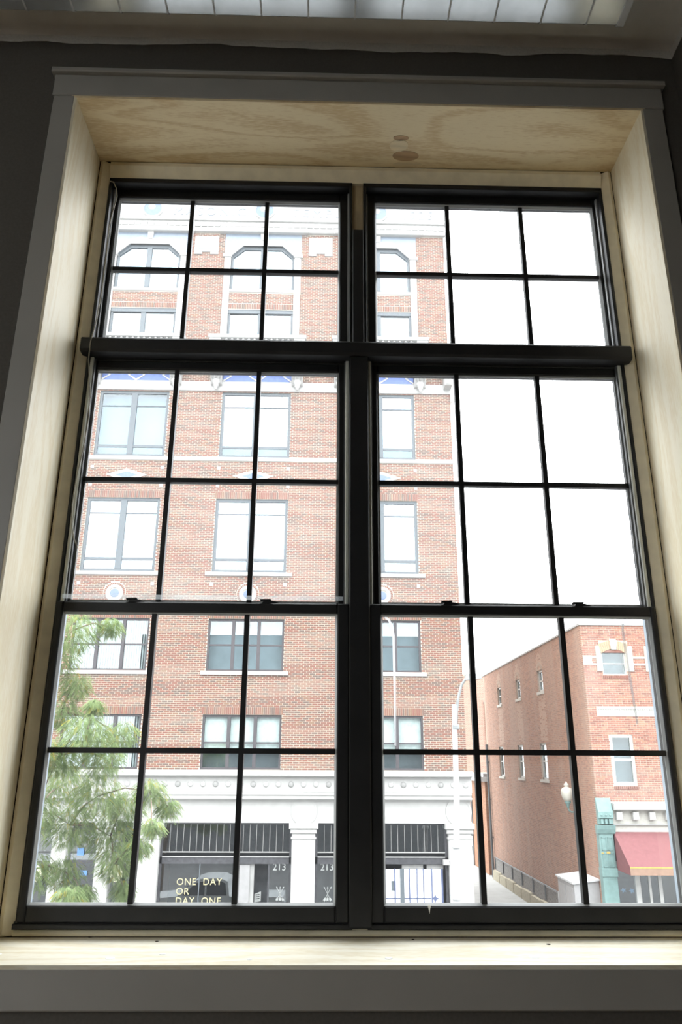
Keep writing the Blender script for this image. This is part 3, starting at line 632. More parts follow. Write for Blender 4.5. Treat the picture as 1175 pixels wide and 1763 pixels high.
    MB().prism_y([(c + .1, gz0 + .08), (c + 1.30, gz0 + .08), (c + 1.30, zs_ - .04), (c + tx - .05, zt_ - .15), (c + .1, zt_ - .15)], YF + .095, YF + .103).build('pane', 'glass_high', aw)
    B(c - 1.40, c + 1.40, YF + .5, YF + .55, gz0, zt_).build('room_back', 'room_pale', aw)
    # spandrels and pale tympanum above the arch
    tym = MB()
    tym.prism_y([(c - 1.70, 21.2), (c - 1.40, zs_), (c - tx, zt_), (c + tx, zt_), (c + 1.40, zs_), (c + 1.70, 21.2), (c + 1.70, 22.4), (c - 1.70, 22.4)], YF - .02, YF + .1)
    ty = tym.build('tympanum', 'glaze_pale', bld)
    arch = [(-1.62, 21.22), (-1.40, zs_), (-tx, zt_), (tx, zt_), (1.40, zs_), (1.62, 21.22), (.98, 21.90), (.45, 22.06), (.22, 22.02), (0, 22.07), (-.22, 22.02), (-.45, 22.06), (-.98, 21.90)]
    MB().prism_y([(c + a, b) for a, b in arch], YF - .07, YF + .02).build('arch_moulding', 'terracotta', ty)
    MB().prism_y([(c - .10, 22.0), (c + .10, 22.0), (c + .14, 22.4), (c - .14, 22.4)], YF - .1, YF).build('keystone', 'terracotta', ty)
    B(c - 1.95, c + 1.95, YF - .22, YF + .02, 22.36, 22.60, bevel=.03).build('cornice_break', 'terracotta', bld)
    # frieze roundel
    rd_ = MB().ring_y(c - .0, 23.56, .40, .47, YF - .17, YF - .10, 36).build('roundel_rim', 'terracotta', bld)
    MB().disc_y(c, 23.56, .40, YF - .15, YF - .10, 32).build('roundel', 'glaze_mid', rd_)
    MB().disc_y(c - .05, 23.66, .19, YF - .19, YF - .14, 6, dome=.03).build('emblem', 'terracotta', rd_)
# pier panels near the top
for x in [(a + b) / 2 for a, b in zip(CXS, CXS[1:])]:
    pnl = MB().box(x - .53, x + .53, YF - .05, YF + .01, 21.38, 22.22, bevel=.02).box(x - .53, x - .19, YF - .05, YF + .01, 21.26, 21.38).box(x + .19, x + .53, YF - .05, YF + .01, 21.26, 21.38).build('pier_panel', 'terracotta', bld)
    if abs(x + .48) < .1: MB().disc_y(x, 21.85, .34, YF - .09, YF - .04, 24, dome=.04).build('pier_roundel', 'terracotta', pnl)
    else:
        for a in ((-.30, .30, 22.08, 22.12), (-.30, .30, 21.50, 21.54), (-.34, -.30, 21.50, 22.12), (.30, .34, 21.50, 22.12)): B(x + a[0], x + a[1], YF - .06, YF - .04, a[2], a[3]).build('panel_bead', 'glaze_pale', pnl)
# horizontal bands
B(XL, XR + .02, YF - .05, YF + .02, 11.42, 11.58, bevel=.01).build('string_course', 'terracotta', bld)
B(XL, XR + .03, YF - .06, YF + .02, 14.53, 14.97, bevel=.02).build('string_course', 'terracotta', bld)
B(XL, XR + .05, YF - .08, YF + .02, 16.75, 16.92, bevel=.02).build('string_course', 'terracotta', bld)
B(XL, XR + .10, YF - .16, YF + .02, 22.40, 22.56, bevel=.03).build('cornice_band', 'terracotta', bld)
for i in range(70):
    x = XL + .15 + i * .295
    if x < XR: B(x, x + .24, YF - .15, YF + .02, 22.66, 22.86, bevel=.01).build('dentil', 'terracotta_gray', bld)
B(XL, XR + .08, YF - .10, YF + .02, 22.56, 22.98).build('dentil_ground', 'terracotta', bld)
B(XL, XR + .12, YF - .19, YF + .02, 22.96, 23.10, bevel=.02).build('cornice_band', 'terracotta', bld)
B(XL, XR + .06, YF - .11, YF + .3, 23.10, 25.2).build('frieze', 'terracotta', bld)
B(XL, XR + .3, YF - .5, YF + .3, 24.62, 24.85, bevel=.06).build('cornice_band', 'terracotta', bld)
B(XL, XR + .5, YF - .75, YF + .3, 24.85, 25.3, bevel=.1).build('crown_cornice', 'terracotta', bld)
for (tx, x, sp) in (('MASONIC', -5.49, 1.28), ('TEMPLE', -.48, 1.38), ('1925', 3.86, 1.25)):
    text(tx, .62, (x, YF - .118, 23.27), 'letter_blue', bld, 'frieze_lettering', .012, align='CENTER', space=sp)
# right-hand corner consoles
for (z0, z1) in ((21.3, 22.4), (14.2, 15.75)):
    MB().prism_y([(XR, z0), (XR + .10, z0 + .05), (XR + .18, z0 + .35), (XR + .40, z1 - .25), (XR + .45, z1), (XR - .0, z1)], YF - .05, YF + .4).build('corner_console', 'terracotta', bld)
B(XR - .28, XR + .02, YF - .55, YF, 14.72, 15.75, bevel=.05).build('corner_console', 'terracotta', bld)
B(XR - .05, XR + .5, YF - .62, YF + .4, 15.72, 15.9, bevel=.03).build('corner_console', 'terracotta', bld)

# ---- shopfront storey
SY = YF - .10
sh = B(XL, XR + .12, SY - .34, YF + .35, -.49, -.30, bevel=.03).build('shop_cornice', 'terracotta', bld)
B(XL, XR + .10, SY - .14, YF + .35, -1.01, -.49, bevel=.01).build('boss_frieze', 'terracotta', bld)
for i in range(50):
    x = -16 + i * .435
    if XL + .2 < x < XR:
        o = MB().disc_y(x, -.75, .115, SY - .20, SY - .13, 14, dome=.05).build('boss', 'terracotta_gray' if i % 3 == 1 else 'terracotta', bld)
for a in ((-.14, -1.01, -1.09), (-.10, -1.09, -1.17), (-.20, -1.17, -1.22), (-.08, -1.22, -1.28)):
    B(XL, XR + .08, SY + a[0], YF + .35, a[2], a[1]).build('shop_moulding', 'terracotta', bld)
B(XL, XR + .04, SY, YF + .35, -2.0, -1.28).build('shop_lintel', 'terracotta', bld)
PIL = [-6.02, -.74, 4.62]
for x in PIL + [-7.48, -8.98, -11.3]:
    hw = .40 if x > -7 else .25
    B(x - hw, x + hw, SY - .12, YF + .35, GZ, -2.28, bevel=.03).build('shop_pilaster', 'terracotta', bld)
    B(x - hw - .10, x + hw + .10, SY - .22, YF + .35, -2.18, -2.0, bevel=.03).build('pilaster_capital', 'terracotta', bld)
    B(x - hw - .05, x + hw + .05, SY - .17, YF + .35, -2.32, -2.18, bevel=.02).build('pilaster_capital', 'terracotta', bld)
    B(x - hw - .03, x + hw + .03, SY - .15, YF + .35, -2.50, -2.44, bevel=.01).build('pilaster_band', 'terracotta', bld)
    if hw > .3: MB().ring_y(x, -1.62, .40, .45, SY - .03, SY + .01, 36).build('lintel_roundel', 'terracotta', bld); MB().disc_y(x, -1.62, .40, SY - .015, SY + .01, 36).build('lintel_roundel', 'terracotta', bld)
def shop_bay(x0, x1):
    w = MB().box(x0, x1, YF + .02, YF + .14, -3.30, -3.08).box(x0, x1, YF + .02, YF + .14, -2.06, -2.0).box(x0, x0 + .08, YF + .02, YF + .14, GZ, -2.06).box(x1 - .08, x1, YF + .02, YF + .14, GZ, -2.06).build('shop_window', 'store_band', bld)
    for z in (-2.93, -3.075): B(x0 + .08, x1 - .08, YF - .0, YF + .1, z - .018, z + .012).build('sill_bead', 'terracotta_gray', w)
    n = round((x1 - x0 - .16) / .226)
    for i in range(n):
        a = x0 + .08 + (x1 - x0 - .16) * i / n; b = x0 + .08 + (x1 - x0 - .16) * (i + 1) / n
        B(a + .006, b - .006, YF + .06, YF + .068, -2.92, -2.06).build('transom_pane', 'glass_store', w)
        if i: B(a - .006, a + .006, YF + .05, YF + .08, -2.92, -2.06).build('lead_came', 'terracotta_gray', w)
    B(x0, x1, YF + 2.0, YF + 2.05, GZ, -2.0).build('room_back', 'room_dark', w)
    B(x0, x1, YF + .14, YF + 2.0, -3.2, -3.1).build('shop_ceiling', 'room_dark', w)
    B(x0, x1, YF + .14, YF + 2.0, GZ - .0, GZ + .02).build('shop_floor', 'store_band', w)
    return w
s1 = shop_bay(-5.62, -1.14)
for (a, b) in ((-5.54, -4.24), (-4.24, -2.92)): B(a + .012, b - .012, YF + .07, YF + .078, GZ, -3.30).build('display_pane', 'glass_store', s1)
for x in (-4.24, -2.92): B(x - .015, x + .015, YF + .05, YF + .10, GZ, -3.30).build('glazing_bar', 'frame_gray', s1)
B(-2.92, -2.40, YF + .10, YF + .2, GZ, -3.30).build('door_surround', 'terracotta_gray', s1)
B(-2.90, -2.55, YF + .06, YF + .11, GZ, -3.33).build('door_surround', 'cabinet_gray', s1)
B(-2.40, -1.90, YF + .5, YF + .55, GZ, -3.30).build('door_leaf', 'room_dark', s1)
B(-1.90, -1.22, YF + .07, YF + .078, GZ, -3.30).build('display_pane', 'glass_store', s1)
B(-1.93, -1.88, YF + .04, YF + .12, GZ, -3.30).build('glazing_bar', 'store_band', s1)
for z, tx in ((-3.955, 'ONE  DAY'), (-4.245, 'OR'), (-4.535, 'DAY  ONE')): text(tx, .30, (-5.0, YF + .062, z), 'letter_cream', s1, 'shop_lettering', .002, space=1.12)
text('213', .31, (-1.78, YF + .060, -3.50), 'letter_white', s1, 'house_number', .002, space=1.0)
def arrows(cx, cz, parent, mat='letter_white', s=1.0):
    mb = MB(); y0, y1 = YF + .056, YF + .062
    for k in (-1, 0, 1):
        top = (cx + k * .115 * s, cz + .20 * s); bot = (cx - k * .115 * s, cz - .20 * s)
        d = Vector((bot[0] - top[0], bot[1] - top[1])).normalized(); nrm = Vector((-d.y, d.x))
        P_ = lambda p, a, b: (p[0] + d.x * a + nrm.x * b, p[1] + d.y * a + nrm.y * b)
        mb.prism_y([P_(top, .03, -.006), P_(top, .03, .006), P_(bot, -.05, .006), P_(bot, -.05, -.006)], y0, y1)
        mb.prism_y([P_(top, -.03, 0), P_(top, .035, .028), P_(top, .02, 0), P_(top, .035, -.028)], y0, y1)
        mb.prism_y([P_(bot, -.11, 0), P_(bot, -.07, .035), P_(bot, .02, .035), P_(bot, -.01, 0), P_(bot, .02, -.035), P_(bot, -.07, -.035)], y0, y1)
    return mb.build('arrow_decal', mat, parent)
arrows(-1.50, -4.22, s1)
MB().prism_y([(-2.38, -4.52), (-2.16, -4.48), (-2.16, -4.18), (-2.38, -4.26)], YF + .3, YF + .31).build('notice', 'letter_white', s1)
for z in (-4.28, -4.34, -4.40): MB().prism_y([(-2.34, z), (-2.20, z + .02), (-2.20, z - .005), (-2.34, z - .025)], YF + .296, YF + .30).build('notice_text', 'room_dark', s1)
s2 = shop_bay(-.34, 4.20)
B(-.26, 1.98, YF + .07, YF + .078, GZ, -3.30).build('display_pane', 'glass_store', s2)
text('213', .31, (-.16, YF + .060, -3.50), 'letter_white', s2, 'house_number', .002)
arrows(.10, -4.22, s2)
# white film panels in the right-hand bay
for (a, b) in ((2.00, 2.04), (2.07, 2.26), (2.29, 2.38), (2.40, 2.56), (2.70, 2.92), (2.945, 3.14), (3.165, 3.38), (3.41, 3.68), (3.71, 3.98)): pass
edges = [1.96, 2.045, 2.385, 2.63, 2.88, 3.14, 3.36, 3.64, 3.99]
for a, b in zip(edges, edges[1:]): B(a + .018, b - .018, YF + .09, YF + .10, GZ, -3.46).build('film_panel', 'film_white', s2)
for x, h in zip(edges, (.03, .03, .022, .07, .014, .014, .014, .02, .03)): B(x - h, x + h, YF + .05, YF + .11, GZ, -3.44).build('glazing_bar', 'frame_gray' if h > .04 else 'film_blue', s2)
for a, b in ((2.63, 3.36), (3.48, 4.05)): B(a, b, YF + .12, YF + .14, -3.46, -3.32).build('valance_panel', 'terracotta_gray', s2)
B(1.96, 3.60, YF + .078, YF + .09, -4.36, -4.335).build('film_stripe', 'film_blue', s2)
B(2.26, 2.38, YF + .078, YF + .09, -4.12, -3.82).build('film_square', 'frame_gray', s2)
MB().prism_y([(3.74, -4.22), (3.78, -4.32), (3.88, -4.355), (3.78, -4.39), (3.74, -4.49), (3.70, -4.39), (3.60, -4.355), (3.70, -4.32)], YF + .07, YF + .085).build('compass_emblem', 'film_blue', s2)
B(4.02, 4.22, SY - .15, YF, -3.30, -3.14, bevel=.03).build('sign_bracket', 'terracotta', bld)
# entrance bay behind the tree
s3 = MB().box(-15.5, -6.42, YF + .05, YF + .2, -2.35, -2.0).box(-8.73, -7.73, YF + .05, YF + .15, -3.3, -3.2).build('entrance_frame', 'store_band', bld)
B(-15.5, -6.42, YF + 1.2, YF + 1.3, GZ, -2.0).build('room_back', 'room_dark', s3)
for (a, b) in ((-8.73, -7.73), (-7.23, -6.42), (-11.05, -9.23)): B(a, b, YF + .10, YF + .108, GZ, -2.35).build('pane', 'glass_store', s3)
B(-8.42, -8.20, YF + .04, YF + .1, -3.05, -2.82).build('sign_plate', 'sign_blue', s3); B(-8.26, -8.02, YF + .04, YF + .1, -3.67, -3.52).build('sign_plate', 'sign_blue', s3)
for (x, lb) in ((-9.60, 'bright white globe lamp left of the building entrance behind leaves'), (-6.92, 'bright white globe lamp right of the entrance, by shop pilaster')):
    t = thing('globe_lamp', (x, SY - .3, -3.9), lb, 'lamp', 'globe lamps at the entrance')
    MB().lathe(x, SY - .3, [(.02, -3.82), (.10, -3.78), (.19, -3.66), (.21, -3.54), (.17, -3.40), (.07, -3.32)], 16).build('globe', 'globe_glow_tint', t, True)
    MB().lathe(x, SY - .3, [(.05, -3.95), (.09, -3.9), (.09, -3.84), (.04, -3.81)], 12).build('holder', 'rail_dark', t, True)
    MB().tube([(x, SY - .3, -3.9), (x, SY - .25, -4.05), (x, SY - .05, -4.1), (x, SY + .02, -4.1)], .025, 8).build('arm', 'rail_dark', t, True)

# ================================================================== CORNER BUILDING ACROSS THE ALLEY
XS = 9.52; ZT = 4.94; YB = 43.2
cb = thing('corner_building', (XS, YF, GZ), 'red brick corner shop building with maroon awning beyond the alley', 'building')
fh = [(10.22, 11.12, 3.08, 4.02), (12.05, 12.95, 3.08, 4.02), (10.20, 11.05, -.75, .98), (12.30, 13.15, -.75, .98)]
XE = 17.5
holes_wall(XS, XE, -2.0, ZT, fh, YF, YF + .3).build('mortar_bed', 'mortar', cb)
B(XS, XS + .3, YF, YF + .3, GZ, -2.0).build('mortar_bed', 'mortar', cb)
fbh = list(fh) + [(9.83, XE, 1.62, 1.97), (9.52, 9.84, 3.46, 3.78), (9.4, XE, -2.6, -1.32)]
for c in (10.67, 12.50): fbh += [(c - .66, c + .74, 3.22, 4.18), (c - .10, c + .16, 4.0, 4.42), (c - .52, c + .58, 4.0, 4.34)]
fr = brick_rects(XS, XE, -1.32, ZT, fbh, L=.21, Hc=.0705, header_every=6)
near = sorted((r for r in fr if r[1] < 12.2), key=lambda r: (r[2] - 2.5) ** 2 * 0 + r[2])[:300]; ns = set(near)
brick_field([r for r in fr if r not in ns], 'y', YF, .008, 'brick_courses', 'brick_red', cb); single_bricks(near, 'y', YF, .008, 'brick_red', cb)
# alley wall: openings
sh_ = []
for y in (31.35, 35.3, 39.45): sh_ += [(y - .42, y + .42, 3.0, 3.92), (y + .35 - .52, y + .35 + .52, -.68, .82)]
smb = MB()
zs = sorted({GZ, ZT, 3.0, 3.92, -.68, .82})
for a, b in zip(zs, zs[1:]):
    iv = [(YF + .3, YB)]
    for h in sh_:
        if h[2] < (a + b) / 2 < h[3]: iv = cut(iv, h[0], h[1])
    for p, q in iv: smb.box(XS, XS + .3, p, q, a, b)
smb.build('mortar_bed', 'mortar_dull', cb)
sr = brick_rects(YF + .01, YB, GZ + .25, ZT, sh_, L=.21, Hc=.0705, header_every=6)
def washed(r):                 # paler washed-out brick under and above the upper openings
    u, z = (r[0] + r[1]) / 2, (r[2] + r[3]) / 2
    return any((abs(u - y) < .5 and .9 < z < 3.0) or ((u - y) ** 2 / .30 + (z - 3.95) ** 2 / .55 < 1 and z > 3.9) for y in (31.35, 35.3, 39.45))
st_ = np.array([random.uniform(.84, 1) if washed(r) and random.random() < .8 else random.uniform(0, .8) for r in sr])
brick_field(sr, 'x', XS, .006, 'brick_courses', 'brick_side', cb, st_)
MB().box(XS, XE, YB, YB + .3, GZ, ZT).box(XS + .3, XE, YF + .3, YB, ZT - .5, ZT - .3).box(XE, XE + .3, YF, YB, GZ, ZT).build('rear_mass', 'mortar_dull', cb)
MB().box(XS - .05, XE, YF - .05, YF + .3, ZT, ZT + .07).box(XS - .05, XS + .3, YF + .3, YB + .3, ZT, ZT + .07).build('parapet_coping', 'terracotta_gray', cb)
for i, y in enumerate((31.35, 35.3, 39.45)):
    for (h, hw, yc) in (((3.0, 3.92), .42, y), ((-.68, .82), .52, y + .35)):
        w = MB().box(XS + .06, XS + .14, yc - hw, yc - hw + .09, *h).box(XS + .06, XS + .14, yc + hw - .09, yc + hw, *h).box(XS + .06, XS + .14, yc - hw, yc + hw, h[0], h[0] + .08).box(XS + .06, XS + .14, yc - hw, yc + hw, h[1] - .08, h[1]).build('window', 'frame_white', cb)
        B(XS + .07, XS + .13, yc - hw, yc + hw, sum(h) / 2 - .03, sum(h) / 2 + .03).build('meeting_rail', 'frame_white', w)
        for z0, z1 in ((h[0] + .08, sum(h) / 2 - .03), (sum(h) / 2 + .03, h[1] - .08)): B(XS + .10, XS + .108, yc - hw + .09, yc + hw - .09, z0, z1).build('pane', 'glass_side', w)
        B(XS + .6, XS + .65, yc - hw, yc + hw, *h).build('room_back', 'room_dark', w)
        B(XS - .06, XS + .1, yc - hw - .08, yc + hw + .08, h[0] - .12, h[0]).build('window_sill', 'limestone', w)
        ar = MB(); n = 9
        for k in range(n):
            a0, a1 = math.pi * (k + .06) / n, math.pi * (k + .94) / n; rr = hw + .05
            ar.prism_x([(yc + r * math.cos(a), h[1] + .02 + r * .75 * math.sin(a)) for r, a in ((rr * .55, a0), (rr, a0), (rr, a1), (rr * .55, a1))], XS - .015, XS + .01)
        if hw < .5: ar.build('arch_bricks', 'mortar_dull', w)
# front: arched upper windows
for c in (10.67, 12.50):
    w = MB().box(c - .45, c - .40, YF + .06, YF + .14, 3.08, 4.02).box(c + .40, c + .45, YF + .06, YF + .14, 3.08, 4.02).box(c - .40, c + .40, YF + .06, YF + .14, 3.08, 3.15).box(c - .40, c + .40, YF + .06, YF + .14, 3.92, 4.02).build('window', 'frame_white', cb)
    B(c - .40, c + .40, YF + .06, YF + .13, 3.50, 3.54).build('meeting_rail', 'frame_white', w)
    for z0, z1 in ((3.15, 3.50), (3.54, 3.92)): B(c - .40, c + .40, YF + .09, YF + .098, z0, z1).build('pane', 'glass_side', w)
    B(c - .45, c + .45, YF + .4, YF + .45, 3.08, 4.02).build('room_back', 'room_mid', w)
    n = 14                                                   # segmental arch of buff bricks
    for k in range(n):
        t0, t1 = -1 + 2 * (k + .05) / n, -1 + 2 * (k + .95) / n
        lo_ = lambda t: (c + .02 + .46 * t, 4.05 - .16 * t * t); hi_ = lambda t: (c + .02 + .56 * t, 4.36 - .12 * t * t)
        MB().prism_y([lo_(t0), lo_(t1), hi_(t1), hi_(t0)], YF - .012, YF + .02).build('arch_brick', 'buff_brick', w)
    MB().prism_y([(c - .42, 4.0), (c - .42, 3.92), (c + .42, 3.92), (c + .42, 4.0), (c + .2, 4.06), (c - .2, 4.06)], YF + .0, YF + .06).build('arch_soffit', 'brick_red', w)
    MB().prism_y([(c - .06, 4.03), (c + .13, 4.03), (c + .19, 4.38), (c - .09, 4.38)], YF - .04, YF + .02).build('keystone', 'limestone', w)
    MB().prism_y([(c - .66, 3.23), (c - .46, 3.23), (c - .46, 3.9), (c - .52, 4.17), (c - .64, 4.17)], YF - .03, YF + .02).build('jamb_stone', 'limestone', w)
    MB().prism_y([(c + .72, 3.23), (c + .52, 3.23), (c + .52, 3.9), (c + .60, 4.17), (c + .72, 4.17)], YF - .03, YF + .02).build('jamb_stone', 'limestone', w)
    for i in range(13): B(c - .46 + i * .073, c - .46 + i * .073 + .06, YF - .03, YF + .02, 2.97, 3.07).build('sill_brick', 'brick_red', w)
B(9.52, 9.84, YF - .02, YF + .02, 3.46, 3.78, bevel=.006).build('stone_block', 'limestone', cb)
for (a, b) in ((9.84, 10.01), (11.40, 11.84)):
    for z in (3.49, 3.74): B(a, b, YF - .02, YF + .02, z - .035, z + .035).build('stone_band', 'limestone', cb)
B(9.84, XE, YF - .02, YF + .05, 1.62, 1.97, bevel=.01).build('stone_panel', 'limestone', cb)
for i in range(40):
    B(9.90 + i * .085, 9.90 + i * .085 + .045, YF - .045, YF - .02, 1.86, 1.90).build('dentil', 'terracotta_gray', cb)
for c, in ((10.625,), (12.725,)):
    w = MB().box(c - .425, c - .315, YF + .03, YF + .13, -.75, .98).box(c + .315, c + .425, YF + .03, YF + .13, -.75, .98).box(c - .315, c + .315, YF + .03, YF + .13, -.75, -.62).box(c - .315, c + .315, YF + .03, YF + .13, .88, .98).build('window', 'frame_white', cb)
    B(c - .315, c + .315, YF + .03, YF + .12, .09, .17).build('meeting_rail', 'frame_white', w)
    for z0, z1 in ((-.62, .09), (.17, .88)): B(c - .315, c + .315, YF + .08, YF + .088, z0, z1).build('pane', 'glass_side', w)
    B(c - .42, c + .42, YF + .4, YF + .45, -.75, .98).build('room_back', 'room_mid', w)
    for i in range(12): B(c - .43 + i * .073, c - .43 + i * .073 + .06, YF - .03, YF + .02, -.86, -.76).build('sill_brick', 'brick_red', w)
# shop cornice
B(10.02, XE, YF - .32, YF + .3, -1.54, -1.32, bevel=.03).build('shop_cornice', 'terracotta', cb)
B(10.0, XE, YF - .08, YF + .3, -2.0, -1.54).build('shop_frieze', 'limestone', cb)
for i in range(12):
    x = 10.10 + i * .575; B(x, x + .20, YF - .26, YF - .08, -1.86, -1.60, bevel=.02).build('modillion', 'terracotta', cb)
B(9.98, XE, YF - .12, YF + .3, -2.03, -1.98).build('shop_moulding', 'terracotta_gray', cb)
B(9.98, XE, YF - .04, YF + .3, -2.35, -2.03).build('shop_fascia', 'limestone', cb)
# teal cast-iron pier
tp = B(9.46, 9.96, YF - .10, YF + .2, GZ, -2.2, bevel=.02).build('iron_pier', 'teal_paint', cb)
for (z0, z1) in ((-2.84, -2.42), (-3.36, -2.92)):
    for (a, b) in ((9.52, 9.69), (9.73, 9.90)):
        MB().box(a, b, YF - .115, YF - .10, z0, z0 + .02).box(a, b, YF - .115, YF - .10, z1 - .02, z1).box(a, a + .02, YF - .115, YF - .10, z0, z1).box(b - .02, b, YF - .115, YF - .10, z0, z1).build('pier_panel', 'teal_paint', tp)
B(9.66, 9.78, YF - .13, YF - .10, -2.93, -2.87).build('gold_rosette', 'gold_paint', tp); B(9.48, 9.56, YF - .125, YF - .10, -2.93, -2.90).build('gold_rosette', 'gold_paint', tp)
B(9.44, 9.98, YF - .13, YF + .2, -3.66, -3.40, bevel=.01).build('pier_collar', 'teal_paint', tp)
for i in range(6): MB().disc_y(9.53 + i * .072, -3.72, .016, YF - .115, YF - .095, 8).build('rivet', 'teal_paint', tp)
MB().prism_x([(YF, -2.30), (YF - .14, -2.30), (YF - .20, -2.16), (YF - .24, -2.02), (YF, -2.02)], 9.38, 10.02).build('pier_capital', 'teal_paint', tp)
MB().prism_x([(YF, -2.0), (YF - .16, -2.0), (YF - .16, -1.82), (YF - .22, -1.80), (YF - .22, -1.60), (YF - .05, -1.16), (YF, -1.15)], 9.46, 9.98).build('pier_finial', 'teal_paint', tp)
for i in range(3): B(9.53 + i * .14, 9.61 + i * .14, YF - .235, YF - .16, -1.98, -1.83).build('finial_bracket', 'teal_paint', tp)
for i in range(3): MB().disc_y(9.57 + i * .15, -1.70, .045, YF - .25, YF - .22, 10, dome=.02).build('rosette', 'teal_paint', tp)
# awning
ax0, ax1 = 9.99, 15.5; ay, az0, az1, azv = YF - 1.22, -2.25, -3.21, -3.47
aw = MB().prism_x([(YF - .05, az0), (ay, az1), (ay, az1 - .02), (YF - .05, az0 - .03)], ax0, ax1).build('awning', 'awning_red', cb)
MB().prism_x([(YF - .05, az0 - .03), (ay, az1 - .02), (ay, azv), (YF - .05, azv + .02)], ax0, ax0 + .015).build('awning_side', 'awning_red', aw)
B(ax0, ax1, ay - .008, ay + .008, azv, az1 - .0).build('valance', 'awning_band', aw); B(ax0, ax1, ay - .014, ay - .008, az1 - .05, az1 - .01).build('valance_trim', 'awning_gold', aw)
# corner shop glazing
cs = MB().box(9.96, XE, YF + .05, YF + .12, -3.35, -3.2).box(11.06, 11.14, YF + .05, YF + .12, GZ, -3.35).box(11.40, 11.52, YF + .05, YF + .12, GZ, -3.35).box(10.62, 10.80, YF + .1, YF + .2, GZ, -3.35).build('shop_window', 'frame_white', cb)
for (a, b) in ((9.98, 10.62), (10.80, 11.06), (11.14, 11.40), (11.52, 13.5)): B(a, b, YF + .08, YF + .088, GZ, -3.35).build('pane', 'glass_store', cs)
B(9.96, XE, YF + 1.5, YF + 1.55, GZ, -2.0).build('room_back', 'room_dark', cs)
for (x, z) in ((10.20, -4.10), (10.48, -4.12)): MB().prism_y([(x + (.11 if k % 2 else .05) * math.cos(k * math.pi / 5), z + (.09 if k % 2 else .04) * math.sin(k * math.pi / 5)) for k in range(10)], YF + .13, YF + .14).build('window_decal', 'decal_blue', cs)

# wall lantern on the alley wall
wl = thing('wall_lamp', (XS, 28.0, -1.75), 'white acorn globe lamp on teal bracket fixed to alley wall', 'lamp')
lx, ly = 9.10, 27.45
MB().lathe(lx, ly, [(.10, -1.36), (.17, -1.28), (.22, -1.12), (.22, -1.0), (.17, -.90), (.08, -.86), (.07, -.83), (.10, -.79), (.08, -.74), (.03, -.71), (.02, -.66)], 18).build('globe', 'globe', wl, True)
MB().lathe(lx, ly, [(.03, -1.62), (.05, -1.55), (.07, -1.46), (.12, -1.40), (.12, -1.36)], 14).build('holder', 'teal_paint', wl, True)
MB().tube([(lx, ly, -1.58), (lx + .02, ly, -1.68), (lx + .12, ly + .02, -1.74), (lx + .30, ly + .03, -1.72), (XS - .01, ly + .05, -1.70)], .03, 8).build('arm', 'teal_paint', wl, True)
B(XS - .03, XS, ly - .1, ly + .2, -1.9, -1.5).build('wall_plate', 'teal_paint', wl)
# utility cabinet
ubx = thing('utility_cabinet', (8.95, 26.6, GZ), 'grey metal utility cabinet with sloped top against alley wall', 'cabinet')
MB().prism_y([(8.62, GZ), (9.50, GZ), (9.50, -3.86), (8.62, -3.96)], 26.0, 27.9).build('body', 'cabinet_gray', ubx)
MB().prism_y([(8.56, -3.97), (9.51, -3.86), (9.51, -3.80), (8.56, -3.91)], 25.94, 27.96).build('lid', 'roof_white', ubx)
MB().box(8.60, 8.62, 26.1, 26.9, GZ + .2, -4.1).box(8.60, 8.62, 27.0, 27.8, GZ + .2, -4.1).build('door', 'cabinet_gray', ubx)
# low stone edging and guard rail along the alley wall
rw = thing('stone_edging', (9.0, 36, GZ), 'row of cream stone blocks along the foot of the alley wall', 'edging')
for i, y in enumerate(np.arange(30.0, 41.6, 1.55)): B(9.24, 9.40, y, y + 1.42, GZ, GZ + .42 + .04 * (i % 2), bevel=.03).build('stone', 'stone_cream', rw)
gd = thing('guard_rail', (9.4, 36, GZ), 'dark low rail panel along the alley wall above the stones', 'railing')
B(9.42, 9.50, 29.8, 42.4, GZ + .40, GZ + 1.02).build('panel', 'gravel_dark', gd); MB().tube([(9.385, 30.6, GZ + 1.1), (9.385, 42.4, GZ + 1.1)], .025, 6).build('top_rail', 'rail_dark', gd)
for y in np.arange(30.6, 42.7, 1.95): MB().tube([(9.385, y, GZ + .52), (9.385, y, GZ + 1.12)], .03, 6).build('post', 'roof_white' if y < 31 else 'rail_dark', gd)
sf = MB()
for i in range(26):
    x, y, z = 8.95 + random.uniform(-.25, .2), 28.95 + random.uniform(-.8, .6), GZ + random.uniform(0, .35); a = random.uniform(0, 6.28); b = random.uniform(-.5, .9)
    d = Vector((math.cos(a) * math.cos(b), math.sin(a) * math.cos(b), math.sin(b))) * .3; sf.tube([(x, y, max(z, GZ + .02)), (x + d.x, y + d.y, max(GZ + .02, z + d.z))], .012, 5)
tag(sf.build('brush_pile', 'blind_white'), 'pile of pale cut twigs beside the grey cabinet', 'twigs', kind='stuff')
dp = thing('downpipe', (9.4, 42.9, GZ), 'dark drainpipe at the far end of the alley wall', 'pipe')
MB().tube([(9.40, 42.95, GZ), (9.40, 42.95, 1.0)], .07, 8).build('pipe', 'rail_dark', dp)
for z in (-4, -2, 0): B(9.33, 9.50, 42.88, 43.02, z, z + .06).build('bracket', 'rail_dark', dp)

